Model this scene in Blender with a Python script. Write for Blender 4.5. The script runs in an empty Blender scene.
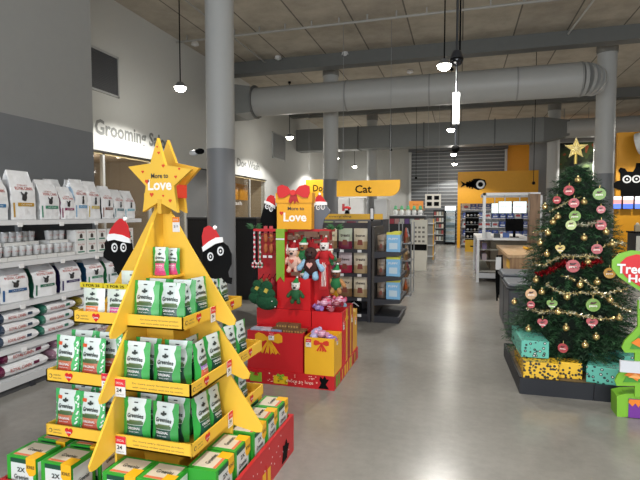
import bpy, math, random
from mathutils import Vector, Matrix
random.seed(7)
SC = bpy.context.scene
COL = SC.collection
# ------------------------------------------------------------------ camera, world, light, exposure
F = 481.0; YAW = math.radians(16.2); PIT = math.radians(3.05); HC = 1.6
FW = Vector((-math.sin(YAW)*math.cos(PIT), math.cos(YAW)*math.cos(PIT), -math.sin(PIT)))
RT = Vector((math.cos(YAW), math.sin(YAW), 0)); UP = RT.cross(FW)
cam = bpy.data.objects.new('camera', bpy.data.cameras.new('camera')); COL.objects.link(cam)
cam.location = (0, 0, HC); cam.rotation_euler = (math.radians(90)-PIT, 0, YAW)
cam.data.sensor_width = 36; cam.data.lens = 36*F/640; cam.data.clip_end = 200
SC.camera = cam
SC.view_settings.view_transform = 'Standard'; SC.view_settings.look = 'None'
SC.view_settings.gamma = 1; SC.view_settings.use_curve_mapping = False
SC.view_settings.exposure = 0.30
w = bpy.data.worlds.new('world'); SC.world = w; w.use_nodes = True
w.node_tree.nodes['Background'].inputs[0].default_value = (0.86, 0.93, 1.0, 1)
w.node_tree.nodes['Background'].inputs[1].default_value = 0.45
LAMPS = [(x, y) for x in (-5.5, -0.3, 5.2) for y in (2.3, 8.75, 15.3, 21.6, 25.6)] + [(-0.3, -3.5), (-5.0, -2.5), (4.6, -3.5)]
LAMP_Z = 4.18
for (x, y) in LAMPS:
    L = bpy.data.lights.new('pendant_light', 'SPOT'); L.energy = 290; L.spot_size = math.radians(138); L.spot_blend = 0.18
    L.shadow_soft_size = 0.12; L.color = (1.0, 0.97, 0.91)
    o = bpy.data.objects.new('pendant_light', L); COL.objects.link(o); o.location = (x, y, LAMP_Z-0.16)
    L = bpy.data.lights.new('pendant_fill', 'POINT'); L.energy = 15; L.shadow_soft_size = 0.16; L.color = (1.0, 0.97, 0.92)  # added fill point under each pendant, lifts ceiling and walls
    o = bpy.data.objects.new('pendant_fill', L); COL.objects.link(o); o.location = (x, y, LAMP_Z-0.30)
def area(name, loc, rot, sx, sy, e, c=(1, 1, 1)):
    L = bpy.data.lights.new(name, 'AREA'); L.shape = 'RECTANGLE'; L.size = sx; L.size_y = sy; L.energy = e; L.color = c
    o = bpy.data.objects.new(name, L); COL.objects.link(o); o.location = loc; o.rotation_euler = rot
area('shopfront_daylight', (0.5, -5.2, 2.3), (math.radians(86), 0, 0), 9, 3.4, 520, (0.9, 0.95, 1.0))
for (x, y) in ((-8.6, 6.6), (-8.8, 9.6), (-8.8, 14.2)):
    L = bpy.data.lights.new('salon_light', 'POINT'); L.energy = 60; L.shadow_soft_size = 0.2; L.color = (1, .86, .70)
    o = bpy.data.objects.new('salon_light', L); COL.objects.link(o); o.location = (x, y, 2.3)

def at(u, v, x=None, y=None, z=None):
    d = FW + RT*((u-320)/F) - UP*((v-240)/F)
    t = x/d.x if x is not None else y/d.y if y is not None else (z-HC)/d.z
    return Vector((d.x*t, d.y*t, HC+d.z*t))
def polyy(px, y): return [(p.x, p.z) for p in (at(u, v, y=y) for u, v in px)]

# ------------------------------------------------------------------ materials
def lin(h):
    h = h.lstrip('#'); c = [int(h[i:i+2], 16)/255 for i in (0, 2, 4)]
    return tuple(x/12.92 if x <= .04045 else ((x+.055)/1.055)**2.4 for x in c)+(1,)
MC = {}
def M(h, rough=.5, metal=0.0, var=.06, scale=9, bump=0, key=''):
    k = (h, rough, metal, var, scale, bump, key)
    if k in MC: return MC[k]
    m = bpy.data.materials.new('m_'+h.strip('#')); m.use_nodes = True; nt = m.node_tree; b = nt.nodes['Principled BSDF']
    c = lin(h); b.inputs['Roughness'].default_value = rough; b.inputs['Metallic'].default_value = metal
    tc = nt.nodes.new('ShaderNodeTexCoord'); n = nt.nodes.new('ShaderNodeTexNoise'); n.inputs['Scale'].default_value = scale
    n.inputs['Detail'].default_value = 3; nt.links.new(tc.outputs['Object'], n.inputs['Vector'])
    mx = nt.nodes.new('ShaderNodeMix'); mx.data_type = 'RGBA'
    mx.inputs[6].default_value = tuple(x*(1-var) for x in c[:3])+(1,); mx.inputs[7].default_value = tuple(min(1, x*(1+var)) for x in c[:3])+(1,)
    nt.links.new(n.outputs['Fac'], mx.inputs[0]); nt.links.new(mx.outputs[2], b.inputs['Base Color'])
    if bump:
        bp = nt.nodes.new('ShaderNodeBump'); bp.inputs['Strength'].default_value = bump; bp.inputs['Distance'].default_value = .02
        nt.links.new(n.outputs['Fac'], bp.inputs['Height']); nt.links.new(bp.outputs[0], b.inputs['Normal'])
    if h in ('#0c0c0e', '#060607'): b.inputs['Specular IOR Level'].default_value = .15
    MC[k] = m; return m
def EM(h, s):
    k = ('e', h, s)
    if k in MC: return MC[k]
    m = bpy.data.materials.new('glow'); m.use_nodes = True; b = m.node_tree.nodes['Principled BSDF']
    b.inputs['Base Color'].default_value = lin(h); b.inputs['Emission Color'].default_value = lin(h); b.inputs['Emission Strength'].default_value = s
    MC[k] = m; return m
def glassmat():
    m = bpy.data.materials.new('clear_glass'); m.use_nodes = True; nt = m.node_tree; nt.nodes.clear()
    o = nt.nodes.new('ShaderNodeOutputMaterial'); t = nt.nodes.new('ShaderNodeBsdfTransparent'); t.inputs[0].default_value = (.86, .86, .84, 1)
    g = nt.nodes.new('ShaderNodeBsdfGlossy'); g.inputs['Roughness'].default_value = .03; f = nt.nodes.new('ShaderNodeFresnel'); f.inputs[0].default_value = 1.5
    x = nt.nodes.new('ShaderNodeMixShader'); gm = nt.nodes.new('ShaderNodeNewGeometry'); iv = nt.nodes.new('ShaderNodeMath'); iv.operation = 'SUBTRACT'; iv.inputs[0].default_value = 1; nt.links.new(gm.outputs['Backfacing'], iv.inputs[1])
    mu = nt.nodes.new('ShaderNodeMath'); mu.operation = 'MULTIPLY'; nt.links.new(iv.outputs[0], mu.inputs[0]); nt.links.new(f.outputs[0], mu.inputs[1]); nt.links.new(mu.outputs[0], x.inputs[0]); nt.links.new(t.outputs[0], x.inputs[1]); nt.links.new(g.outputs[0], x.inputs[2])
    nt.links.new(x.outputs[0], o.inputs[0]); return m
GLASS = glassmat()
def floor_mat():
    m = bpy.data.materials.new('polished_concrete'); m.use_nodes = True; nt = m.node_tree; b = nt.nodes['Principled BSDF']
    tc = nt.nodes.new('ShaderNodeTexCoord')
    def noise(s, d):
        n = nt.nodes.new('ShaderNodeTexNoise'); n.inputs['Scale'].default_value = s; n.inputs['Detail'].default_value = d; n.inputs['Roughness'].default_value = .65
        nt.links.new(tc.outputs['Object'], n.inputs['Vector']); return n
    n1, n2 = noise(.9, 8), noise(14, 6)
    r = nt.nodes.new('ShaderNodeValToRGB'); r.color_ramp.elements[0].color = lin('#75736e'); r.color_ramp.elements[1].color = lin('#918e88')
    r.color_ramp.elements[0].position = .3; r.color_ramp.elements[1].position = .72
    a = nt.nodes.new('ShaderNodeMath'); a.operation = 'MULTIPLY_ADD'; a.inputs[1].default_value = .35
    nt.links.new(n2.outputs['Fac'], a.inputs[0]); s = nt.nodes.new('ShaderNodeMath'); s.operation = 'MULTIPLY'; s.inputs[1].default_value = .68
    nt.links.new(n1.outputs['Fac'], s.inputs[0]); nt.links.new(s.outputs[0], a.inputs[2]); nt.links.new(a.outputs[0], r.inputs[0])
    nt.links.new(r.outputs[0], b.inputs['Base Color'])
    rr = nt.nodes.new('ShaderNodeMapRange'); rr.inputs[3].default_value = .19; rr.inputs[4].default_value = .29
    nt.links.new(n1.outputs['Fac'], rr.inputs[0]); nt.links.new(rr.outputs[0], b.inputs['Roughness'])
    return m
def ceil_mat():
    m = bpy.data.materials.new('raw_concrete_soffit'); m.use_nodes = True; nt = m.node_tree; b = nt.nodes['Principled BSDF']; b.inputs['Roughness'].default_value = .85
    tc = nt.nodes.new('ShaderNodeTexCoord'); br = nt.nodes.new('ShaderNodeTexBrick'); br.inputs['Scale'].default_value = 1
    br.inputs['Brick Width'].default_value = 7.1; br.inputs['Row Height'].default_value = 1.2; br.inputs['Mortar Size'].default_value = .018; br.offset = 0
    br.inputs['Color1'].default_value = lin('#b3ab9c'); br.inputs['Color2'].default_value = lin('#a79f92'); br.inputs['Mortar'].default_value = lin('#6a665e')
    mp = nt.nodes.new('ShaderNodeMapping'); mp.inputs['Rotation'].default_value = (0, 0, math.pi/2)
    nt.links.new(tc.outputs['Object'], mp.inputs[0]); nt.links.new(mp.outputs[0], br.inputs['Vector'])
    n = nt.nodes.new('ShaderNodeTexNoise'); n.inputs['Scale'].default_value = 1.3; n.inputs['Detail'].default_value = 9; n.inputs['Roughness'].default_value = .7
    nt.links.new(tc.outputs['Object'], n.inputs['Vector'])
    r = nt.nodes.new('ShaderNodeValToRGB'); r.color_ramp.elements[0].color = (.6, .6, .6, 1); r.color_ramp.elements[1].color = (1.2, 1.2, 1.2, 1); r.color_ramp.elements[0].position = .25; r.color_ramp.elements[1].position = .7
    nt.links.new(n.outputs['Fac'], r.inputs[0])
    x = nt.nodes.new('ShaderNodeMix'); x.data_type = 'RGBA'; x.blend_type = 'MULTIPLY'; x.inputs[0].default_value = .8
    nt.links.new(br.outputs['Color'], x.inputs[6]); nt.links.new(r.outputs[0], x.inputs[7]); nt.links.new(x.outputs[2], b.inputs['Base Color'])
    return m
def wood_mat(h1='#a9845c', h2='#7d5c3a', key='wood'):
    m = bpy.data.materials.new(key); m.use_nodes = True; nt = m.node_tree; b = nt.nodes['Principled BSDF']; b.inputs['Roughness'].default_value = .5
    tc = nt.nodes.new('ShaderNodeTexCoord'); mp = nt.nodes.new('ShaderNodeMapping'); mp.inputs['Scale'].default_value = (12, 12, 1.2)
    n = nt.nodes.new('ShaderNodeTexNoise'); n.inputs['Scale'].default_value = 2; n.inputs['Detail'].default_value = 5
    r = nt.nodes.new('ShaderNodeValToRGB'); r.color_ramp.elements[0].color = lin(h2); r.color_ramp.elements[1].color = lin(h1); r.color_ramp.elements[0].position = .3; r.color_ramp.elements[1].position = .6
    nt.links.new(tc.outputs['Object'], mp.inputs[0]); nt.links.new(mp.outputs[0], n.inputs['Vector']); nt.links.new(n.outputs['Fac'], r.inputs[0]); nt.links.new(r.outputs[0], b.inputs['Base Color'])
    return m
def ramp_mat(key, cols, scale, rough=.5, kind='noise', const=True):
    m = bpy.data.materials.new(key); m.use_nodes = True; nt = m.node_tree; b = nt.nodes['Principled BSDF']; b.inputs['Roughness'].default_value = rough
    tc = nt.nodes.new('ShaderNodeTexCoord'); n = nt.nodes.new('ShaderNodeTexNoise' if kind == 'noise' else 'ShaderNodeTexVoronoi'); n.inputs['Scale'].default_value = scale
    r = nt.nodes.new('ShaderNodeValToRGB'); cr = r.color_ramp
    if const: cr.interpolation = 'CONSTANT'
    while len(cr.elements) < len(cols): cr.elements.new(.5)
    for e, (p, h) in zip(cr.elements, cols): e.position = p; e.color = lin(h)
    nt.links.new(tc.outputs['Object'], n.inputs['Vector']); nt.links.new(n.outputs[0], r.inputs[0]); nt.links.new(r.outputs[0], b.inputs['Base Color'])
    return m
YEL = M('#e8b83a', .45); YELD = M('#deac33', .5); RED = M('#b8171f', .45); REDB = M('#c8141c', .45)
WHT = M('#dcdcdc', .4); WHTM = M('#c9cbcd', .35); BLK = M('#060607', .8); DGR = M('#2a2b30', .55); GRY = M('#7c7e80', .5)
GRN = M('#2f8f3c', .35); LIME = M('#7fae2b', .5); DGRN = M('#11492f', .4); ORG = M('#dd7a1e', .5); PINK = M('#d7447c', .4)
LGREY = M('#aeb0b0', .5); STEEL = M('#9a9c9e', .35, .7); WOOD = wood_mat(); PRTXT = M('#3a3a3c', .6)

# ------------------------------------------------------------------ mesh builder
TXT = {}
def text_geo(s, bold=0.0):
    k = (s, bold)
    if k in TXT: return TXT[k]
    c = bpy.data.curves.new('lettering', 'FONT'); c.body = s; c.size = 1; c.align_x = 'CENTER'; c.align_y = 'CENTER'; c.offset = bold
    c.resolution_u = 2
    o = bpy.data.objects.new('lettering', c); COL.objects.link(o)
    dg = bpy.context.evaluated_depsgraph_get(); me = o.evaluated_get(dg).to_mesh()
    vs = [(v.co.x, v.co.y) for v in me.vertices]; fs = [tuple(p.vertices) for p in me.polygons]
    o.evaluated_get(dg).to_mesh_clear(); bpy.data.objects.remove(o); bpy.data.curves.remove(c)
    x0, x1 = min(v[0] for v in vs), max(v[0] for v in vs); y0, y1 = min(v[1] for v in vs), max(v[1] for v in vs)
    vs = [((x-(x0+x1)/2)/(x1-x0), (y-(y0+y1)/2)/(y1-y0)) for x, y in vs]
    TXT[k] = (vs, fs); return TXT[k]
class MB:
    def __init__(s): s.v = []; s.f = []; s.mi = []; s.m = []; s.sm = []
    def add(s, vs, fs, m, T=None, smooth=False):
        b = len(s.v)
        if T is not None: vs = [tuple(T @ Vector(v)) for v in vs]
        s.v += [tuple(v) for v in vs]
        if m not in s.m: s.m.append(m)
        i = s.m.index(m)
        for f in fs: s.f.append(tuple(b+k for k in f)); s.mi.append(i); s.sm.append(smooth)
        return s
    def box(s, x0, x1, y0, y1, z0, z1, m, T=None):
        vs = [(x, y, z) for z in (z0, z1) for y in (y0, y1) for x in (x0, x1)]
        return s.add(vs, [(0, 2, 3, 1), (4, 5, 7, 6), (0, 1, 5, 4), (2, 6, 7, 3), (0, 4, 6, 2), (1, 3, 7, 5)], m, T)
    def cbox(s, c, d, m, T=None): return s.box(c[0]-d[0]/2, c[0]+d[0]/2, c[1]-d[1]/2, c[1]+d[1]/2, c[2]-d[2]/2, c[2]+d[2]/2, m, T)
    def prism(s, poly, y0, y1, m, T=None, smooth=False):          # polygon in x,z, from y0 to y1
        n = len(poly); a = sum(poly[i][0]*poly[(i+1) % n][1]-poly[(i+1) % n][0]*poly[i][1] for i in range(n))
        if a < 0: poly = poly[::-1]
        vs = [(x, y0, z) for x, z in poly]+[(x, y1, z) for x, z in poly]
        fs = [tuple(range(n)), tuple(range(2*n-1, n-1, -1))]
        s.add(vs, fs, m, T); s.add(vs, [(i, i+n, (i+1) % n+n, (i+1) % n) for i in range(n)], m, T, smooth); return s
    def cyl(s, p0, p1, r0, r1, m, n=14, cap=True, smooth=True):
        p0, p1 = Vector(p0), Vector(p1); d = (p1-p0).normalized(); a = d.orthogonal().normalized(); b = d.cross(a)
        vs = [tuple(p+(a*math.cos(t)+b*math.sin(t))*r) for p, r in ((p0, r0), (p1, r1)) for t in (2*math.pi*i/n for i in range(n))]
        s.add(vs, [(i, (i+1) % n, n+(i+1) % n, n+i) for i in range(n)], m, None, smooth)
        if cap: s.add(vs, [tuple(range(n-1, -1, -1)), tuple(range(n, 2*n))], m)
        return s
    def tube(s, pts, r, m, n=8):
        for a, b in zip(pts[:-1], pts[1:]): s.cyl(a, b, r, r, m, n)
        return s
    def lathe(s, prof, m, c=(0, 0, 0), n=20, T=None):
        vs = [(c[0]+r*math.cos(t), c[1]+r*math.sin(t), c[2]+z) for r, z in prof for t in (2*math.pi*i/n for i in range(n))]
        fs = [(k*n+i, k*n+(i+1) % n, (k+1)*n+(i+1) % n, (k+1)*n+i) for k in range(len(prof)-1) for i in range(n)]
        return s.add(vs, fs, m, T, True)
    def ball(s, c, r, m, sc=(1, 1, 1), n=12, T=None):
        k = max(5, n*2//3); prof = [(math.sin(math.pi*i/k), -math.cos(math.pi*i/k)) for i in range(k+1)]
        vs = [(c[0]+r*sc[0]*a*math.cos(t), c[1]+r*sc[1]*a*math.sin(t), c[2]+r*sc[2]*z) for a, z in prof for t in (2*math.pi*i/n for i in range(n))]
        fs = [(j*n+i, j*n+(i+1) % n, (j+1)*n+(i+1) % n, (j+1)*n+i) for j in range(k) for i in range(n)]
        return s.add(vs, fs, m, T, True)
    def text(s, t, cx, cz, wd, ht, y, m, T=None, bold=0.0, fn=None):   # faces -y, fills wd x ht
        vs, fs = text_geo(t, bold)
        if fn: s.add([fn(cx+x*wd, cz+z*ht) for x, z in vs], fs, m, T)
        else: s.add([(cx+x*wd, y, cz+z*ht) for x, z in vs], fs, m, T)
        return s
    def mesh(s, name):
        me = bpy.data.meshes.new(name); me.from_pydata(s.v, [], s.f)
        for m in s.m: me.materials.append(m)
        me.polygons.foreach_set('material_index', s.mi); me.polygons.foreach_set('use_smooth', s.sm); me.update(); return me
    def build(s, name, parent=None, loc=(0, 0, 0), rz=0, bevel=0):
        o = bpy.data.objects.new(name, s.mesh(name)); COL.objects.link(o); o.location = loc; o.rotation_euler = (0, 0, rz)
        if parent: o.parent = parent
        if bevel:
            b = o.modifiers.new('bevel', 'BEVEL'); b.width = bevel; b.segments = 2; b.limit_method = 'ANGLE'
        return o
def tag(o, label=None, cat=None, group=None, kind=None):
    if label: o['label'] = label
    if cat: o['category'] = cat
    if group: o['group'] = group
    if kind: o['kind'] = kind
    return o
def thing(name, label, cat, loc=(0, 0, 0), rz=0, group=None):
    o = bpy.data.objects.new(name, None); COL.objects.link(o); o.location = loc; o.rotation_euler = (0, 0, rz); o.empty_display_size = .1
    return tag(o, label, cat, group)
def kids(o): return [c for c in bpy.data.objects if c.parent == o]
KID = {}
def dup(o, loc, rz=0, label=None, group=None, scale=None, rot=None):
    ch = KID.get(o.name)
    if ch is None: ch = [(c, kids(c)) for c in kids(o)]; KID[o.name] = ch
    r = o.copy(); COL.objects.link(r); r.location = loc; r.rotation_euler = rot or (0, 0, rz)
    if scale: r.scale = scale
    if label: r['label'] = label
    if group: r['group'] = group
    for c, g in ch:
        d = c.copy(); COL.objects.link(d); d.parent = r
        for q in g: e = q.copy(); COL.objects.link(e); e.parent = d
    return r
class Kind:                                                       # first placement moves the original, later ones copy it
    def __init__(s, root): s.o = root; s.used = False
    def put(s, loc, rz=0, label=None, group=None, scale=None, rot=None):
        if not s.used:
            s.used = True; KID[s.o.name] = [(c, kids(c)) for c in kids(s.o)]
            s.o.location = loc; s.o.rotation_euler = rot or (0, 0, rz)
            if scale: s.o.scale = scale
            if label: s.o['label'] = label
            if group: s.o['group'] = group
            return s.o
        r = dup(s.o, loc, rz, label, group, scale or (1, 1, 1), rot)
        if label is None and 'label' in r: pass
        return r
def struct(name, mb, bevel=0): return tag(mb.build(name, bevel=bevel), kind='structure')
def RZ(a): return Matrix.Rotation(a, 4, 'Z')
def TR(x, y, z): return Matrix.Translation((x, y, z))
PI = math.pi

# ------------------------------------------------------------------ building shell
CEIL = 6.0
struct('floor', MB().box(-12, 9, -6, 28, -.1, 0, floor_mat()))
struct('ceiling', MB().box(-12, 9, -6, 28, CEIL, CEIL+.2, ceil_mat()))
UPW = M('#a2a29f', .7, var=.03); LOW = M('#808284', .65, var=.03); WALLW = M('#c4c5c2', .7, var=.02)
struct('wall_left', MB().box(-4.9, -4.6, -6, 5.25, 0, 2.66, LOW).box(-4.9, -4.6, -6, 5.25, 2.66, CEIL, UPW).box(-6.9, -4.9, 5.12, 5.25, 0, CEIL, UPW))
wl = MB().box(-7.1, -6.9, 5.13, 16.6, 2.86, CEIL, WALLW).box(-7.1, -6.9, 16.6, 28, 0, CEIL, WALLW)
wl.box(-7.1, -6.9, 11.2, 12.4, 0, 2.86, LOW)
struct('wall_left_far', wl)
BACKW = M('#9d9e9b', .7, var=.04)
struct('wall_back', MB().box(-12, -2.6, 27, 27.2, 0, CEIL, BACKW).box(2.2, 9, 27, 27.2, 0, CEIL, M('#c98a1c', .6)).box(-2.6, 2.2, 27.3, 27.4, 0, CEIL, BACKW))
struct('wall_right', MB().box(8.8, 9, -6, 28, 0, CEIL, UPW))
# roller shutter at the back
rs = MB(); SHM = M('#55585b', .5, .2)
for i in range(26):
    z = .02+i*.19; rs.box(-2.6, 2.2, 27.0, 27.06, z, z+.15, SHM).box(-2.6, 2.2, 26.98, 27.08, z+.15, z+.19, M('#8d9092', .5))
sh = thing('roller_shutter', 'tall grey corrugated roller shutter closing the back wall behind the fridges', 'roller shutter', (0, 0, 0))
rs.build('shutter_curtain', sh)
MB().box(-2.72, -2.6, 26.9, 27.1, 0, 5.05, LGREY).build('guide_rail', sh); MB().box(2.2, 2.32, 26.9, 27.1, 0, 5.05, LGREY).build('guide_rail', sh)
MB().box(-2.75, 2.35, 26.75, 27.1, 5.0, 5.35, M('#55575a', .5)).build('shutter_box', sh)
# salon interior behind the left glazing
struct('wall_salon', MB().box(-11.2, -11, 5.1, 16.6, 0, 3.1, M('#b39f88', .7)).box(-11, -7.1, 5.0, 5.1, 0, 3.1, M('#7e7468', .7)).box(-11, -7.1, 16.6, 16.7, 0, 3.1, M('#a79880', .7))
       .box(-11, -7.1, 11.75, 11.85, 0, 3.1, M('#8d857a', .7)))
struct('ceiling_salon', MB().box(-11.2, -7.1, 5.0, 16.7, 3.1, 3.2, M('#b5a795', .7)))
for n, (y0, y1) in enumerate(((5.13, 11.2), (12.4, 16.6))):
    wn = MB(); k = 4 if n == 0 else 3; FRM = M('#b4b5b3', .4)
    for i in range(k+1):
        y = y0+(y1-y0)*i/k; wn.box(-6.98, -6.91, max(y0, y-.03), min(y1, y+.03), 0, 2.84, FRM)
    wn.box(-6.98, -6.91, y0, y1, 2.8, 2.84, M('#cbb98e', .5)).box(-6.98, -6.91, y0, y1, 0, .1, FRM)
    o = struct('window_%d' % (n+1), wn); MB().box(-6.95, -6.94, y0, y1, .1, 2.8, GLASS).build('window_pane', o)
# trim under the painted bulkhead
struct('trim_1', MB().box(-6.93, -6.88, 5.13, 16.6, 2.84, 2.87, M('#1e1c1a', .6)))
for n, (y0, y1, z0, z1) in enumerate(((7.6, 8.62, 4.02, 4.86), (17.2, 18.6, 3.75, 4.75))):
    t = thing('wall_grille', ['dark louvred ventilation grille high on the wall above the salon glazing, nearest', 'pale ventilation grille high on the left wall beyond the dog wash lettering'][n], 'vent', (-6.9, (y0+y1)/2, z0))
    h = (y1-y0)/2; g = MB(); gm = M('#4a4c50' if n == 0 else '#8b8d8e', .5)
    g.box(0.002, .02, -h+.04, h-.04, .04, z1-z0-.04, gm)
    for i in range(22): zz = .05+i*(z1-z0-.1)/22; g.box(.018, .032, -h+.05, h-.05, zz, zz+.018, gm)
    g.build('louvre', t)
    MB().box(.002, .04, -h, h, 0, .04, LGREY).box(.002, .04, -h, h, z1-z0-.04, z1-z0, LGREY).box(.002, .04, -h, -h+.04, 0, z1-z0, LGREY).box(.002, .04, h-.04, h, 0, z1-z0, LGREY).build('frame', t)
def wall_text(s, y0, y1, z0, z1, h, label):
    o = MB().text(s, 0, 0, y1-y0, z1-z0, 0, M(h, .6), bold=.03).build('wall_lettering', None, (-6.893, (y0+y1)/2, (z0+z1)/2), PI/2)
    tag(o, label, 'sign')
wall_text('Grooming Salon', 7.92, 10.45, 3.09, 3.49, '#747674', 'grey Grooming Salon lettering on the white wall above the glazing')
wall_text('DIY Dog Wash', 13.4, 15.98, 3.06, 3.42, '#747674', 'grey DIY Dog Wash lettering on the white wall past the column')
# salon furnishings
o = MB().box(0, .04, 0, 2.6, 0, .55, M('#e09a1c', .5)).text('Dog Wash', 1.3, .2, 1.2, .16, -.01, WHT, RZ(PI/2)).build('salon_sign', None, (-7.35, 13.3, 2.1)); tag(o, 'yellow panel hung inside the dog wash glazing right of the near column', 'sign')
o = MB().text('dog wash', 0, 0, 1.4, .16, 0, WHT, bold=.02).build('window_lettering', None, (-6.93, 13.9, 1.95), PI/2); tag(o, 'white lettering on the dog wash window glass', 'sign')
for i, (x, y) in enumerate(((-8.2, 6.6), (-8.4, 8.4), (-9.6, 9.8), (-9.8, 7.0), (-8.5, 10.6), (-8.6, 13.6), (-9.6, 15.0))):
    o = MB().cyl((0, 0, 0), (0, 0, .03), .06, .06, EM('#fff2dc', 6), 16).build('downlight', None, (x, y, 3.06)); tag(o, 'round recessed downlight in the salon ceiling behind the glass', 'light', 'salon downlights')
for i, (y, wd) in enumerate(((7.2, 1.6), (9.6, 1.8))):
    t = thing('salon_cabinet', ['low brown cabinet inside the grooming salon, nearest the shelves', 'low brown cabinet inside the grooming salon, behind the star'][i], 'cabinet', (-10.6, y, 0))
    MB().box(0, .5, -wd/2, wd/2, 0, 1.5, M('#5d4a3a', .5)).build('body', t); MB().box(-.02, .54, -wd/2-.02, wd/2+.02, 1.5, 1.54, M('#a48b6c', .5)).build('top', t)
# columns
COLU = M('#b4b5b3', .5, var=.03); COLD = M('#808285', .5, var=.03)
for x, y, lb in ((-3.79, 7.2, 'thick round grey column nearest the camera, left of the gift display'), (-3.8, 14.25, 'round grey column behind the Cat sign and gift display'), (-3.8, 21.4, 'farthest slim-looking round column right of the Cat sign centre'),
                 (3.60, 14.25, 'round grey column directly behind the right of the Christmas tree'), (3.58, 21.4, 'distant round column left of the Christmas tree star')):
    t = thing('column', lb, 'column', (x, y, 0)); t['kind'] = 'structure'
    MB().cyl((0, 0, 0), (0, 0, 2.66), .23, .23, COLD, 40).build('painted_base', t); MB().cyl((0, 0, 2.66), (0, 0, CEIL), .23, .23, COLU, 40).build('shaft', t)
    MB().cyl((0, 0, CEIL-.25), (0, 0, CEIL), .25, .25, M('#8b8a86', .7), 40).build('collar', t)
# beams
BEAM = M('#646664', .7)
struct('beam_1', MB().box(-6.9, 8.8, 12.95, 13.3, 5.66, CEIL, BEAM)); struct('beam_2', MB().box(-6.9, 8.8, 19.2, 19.6, 5.66, CEIL, BEAM)); struct('beam_3', MB().box(-6.9, 8.8, 3.0, 3.4, 5.66, CEIL, BEAM))
# ducts
DUC = M('#a9aaa8', .5, .05, var=.03)
t = thing('air_duct', 'big round white air duct spanning the ceiling nearer the camera', 'duct', (0, 13.0, 4.83))
d = MB().cyl((-5.72, 0, 0), (2.72, 0, 0), .40, .40, DUC, 40, False)
prev = None; el = []
for i in range(7):
    a = i*PI/12; el.append((2.72+.45*math.sin(a)*.72, .45*(1-math.cos(a))*.7, 0, .40-.01*i))
for a, b in zip(el[:-1], el[1:]): d.cyl(a[:3], b[:3], a[3], b[3], DUC, 40)
d.build('duct_pipe', t)
for x in (-5.7, -3, -.8, 1.3, 2.72): MB().cyl((x-.02, 0, 0), (x+.02, 0, 0), .41 if x > -5 else .47, .41 if x > -5 else .47, M('#8f908e', .5, .1) if x > -5 else M('#6b6c6b', .5, .1), 40).build('duct_ring', t)
MB().add([(-5.7, -.4, -.36), (-5.7, .4, -.36), (-5.7, .4, .36), (-5.7, -.4, .36), (-6.15, -.5, -.4), (-6.15, .5, -.4), (-6.15, .5, .42), (-6.15, -.5, .42)], [(0, 1, 5, 4), (1, 2, 6, 5), (2, 3, 7, 6), (3, 0, 4, 7), (4, 5, 6, 7)], M('#7c7e7c', .4, .4)).box(-6.88, -6.15, -.5, .5, -.4, .42, M('#6f716f', .5, .3)).build('duct_box', t)
t = thing('air_duct', 'rectangular grey air duct crossing the hall farther back', 'duct', (0, 20.35, 4.35))
MB().box(-6.88, 3.0, -.35, .35, 0, .92, M('#7b7d7b', .5, .3)).build('duct_box', t)
for i in range(7): x = -5.5+i*1.35; MB().box(x-.025, x+.025, -.38, .38, -.03, .95, M('#5f615f', .5, .3)).build('duct_flange', t)
d = MB().add([(3.0, -.35, 0), (3.0, .35, 0), (3.0, .35, .92), (3.0, -.35, .92), (3.9, -.28, .2), (3.9, .28, .2), (3.9, .28, .78), (3.9, -.28, .78)], [(0, 1, 5, 4), (1, 2, 6, 5), (2, 3, 7, 6), (3, 0, 4, 7)], M('#6a6c6a', .5, .3)).cyl((3.8, 0, .5), (8.6, 0, .5), .36, .36, DUC, 30)
d.build('duct_pipe', t)
o = MB().cyl((5.2, 17.0, 3.75), (8.2, 15.2, 4.5), .33, .33, M('#c4c5c4', .35), 30).build('air_duct'); tag(o, 'white round duct slanting above the yellow wall at the right edge', 'duct')
# conduits and pipes under the soffit
pc = M('#9b9a95', .5)
yc = at(171, 43, z=5.85).y
o = MB().cyl((-6.8, yc, 5.85), (8.7, yc, 5.85), .028, .028, pc, 8)
for i in range(24): o.cbox((-6.5+i*.64, yc, 5.93), (.03, .03, .12), pc)
tag(o.build('conduit'), 'long thin conduit crossing the concrete ceiling nearest the camera', 'pipe')
x1 = at(230, 35, z=5.9)
tag(MB().cyl((x1.x, 6.0, 5.9), (x1.x, 12.9, 5.9), .02, .02, pc, 8).build('conduit'), 'thin conduit running away along the ceiling, right of the near column', 'pipe')
x2 = at(590, 10, z=5.9)
tag(MB().tube([(x2.x-.25, 4.5, 5.9), (x2.x, 8, 5.9), (x2.x, 10.2, 5.9), (x2.x-.15, 12.9, 5.9)], .022, M('#c4c4c0', .4), 8).build('conduit'), 'white conduit bending along the ceiling at upper right', 'pipe')
for i, (px, py) in enumerate(((278, 57), (195, 43), (410, 71), (345, 53))):
    p = at(px, py, z=5.97)
    tag(MB().cyl((0, 0, -.05), (0, 0, .02), .1, .08, WHT, 16).cyl((0, 0, -.08), (0, 0, -.05), .04, .06, WHT, 12).build('smoke_detector', None, tuple(p)), 'small white smoke detector dotted on the concrete ceiling', 'detector', 'ceiling detectors')
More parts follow.
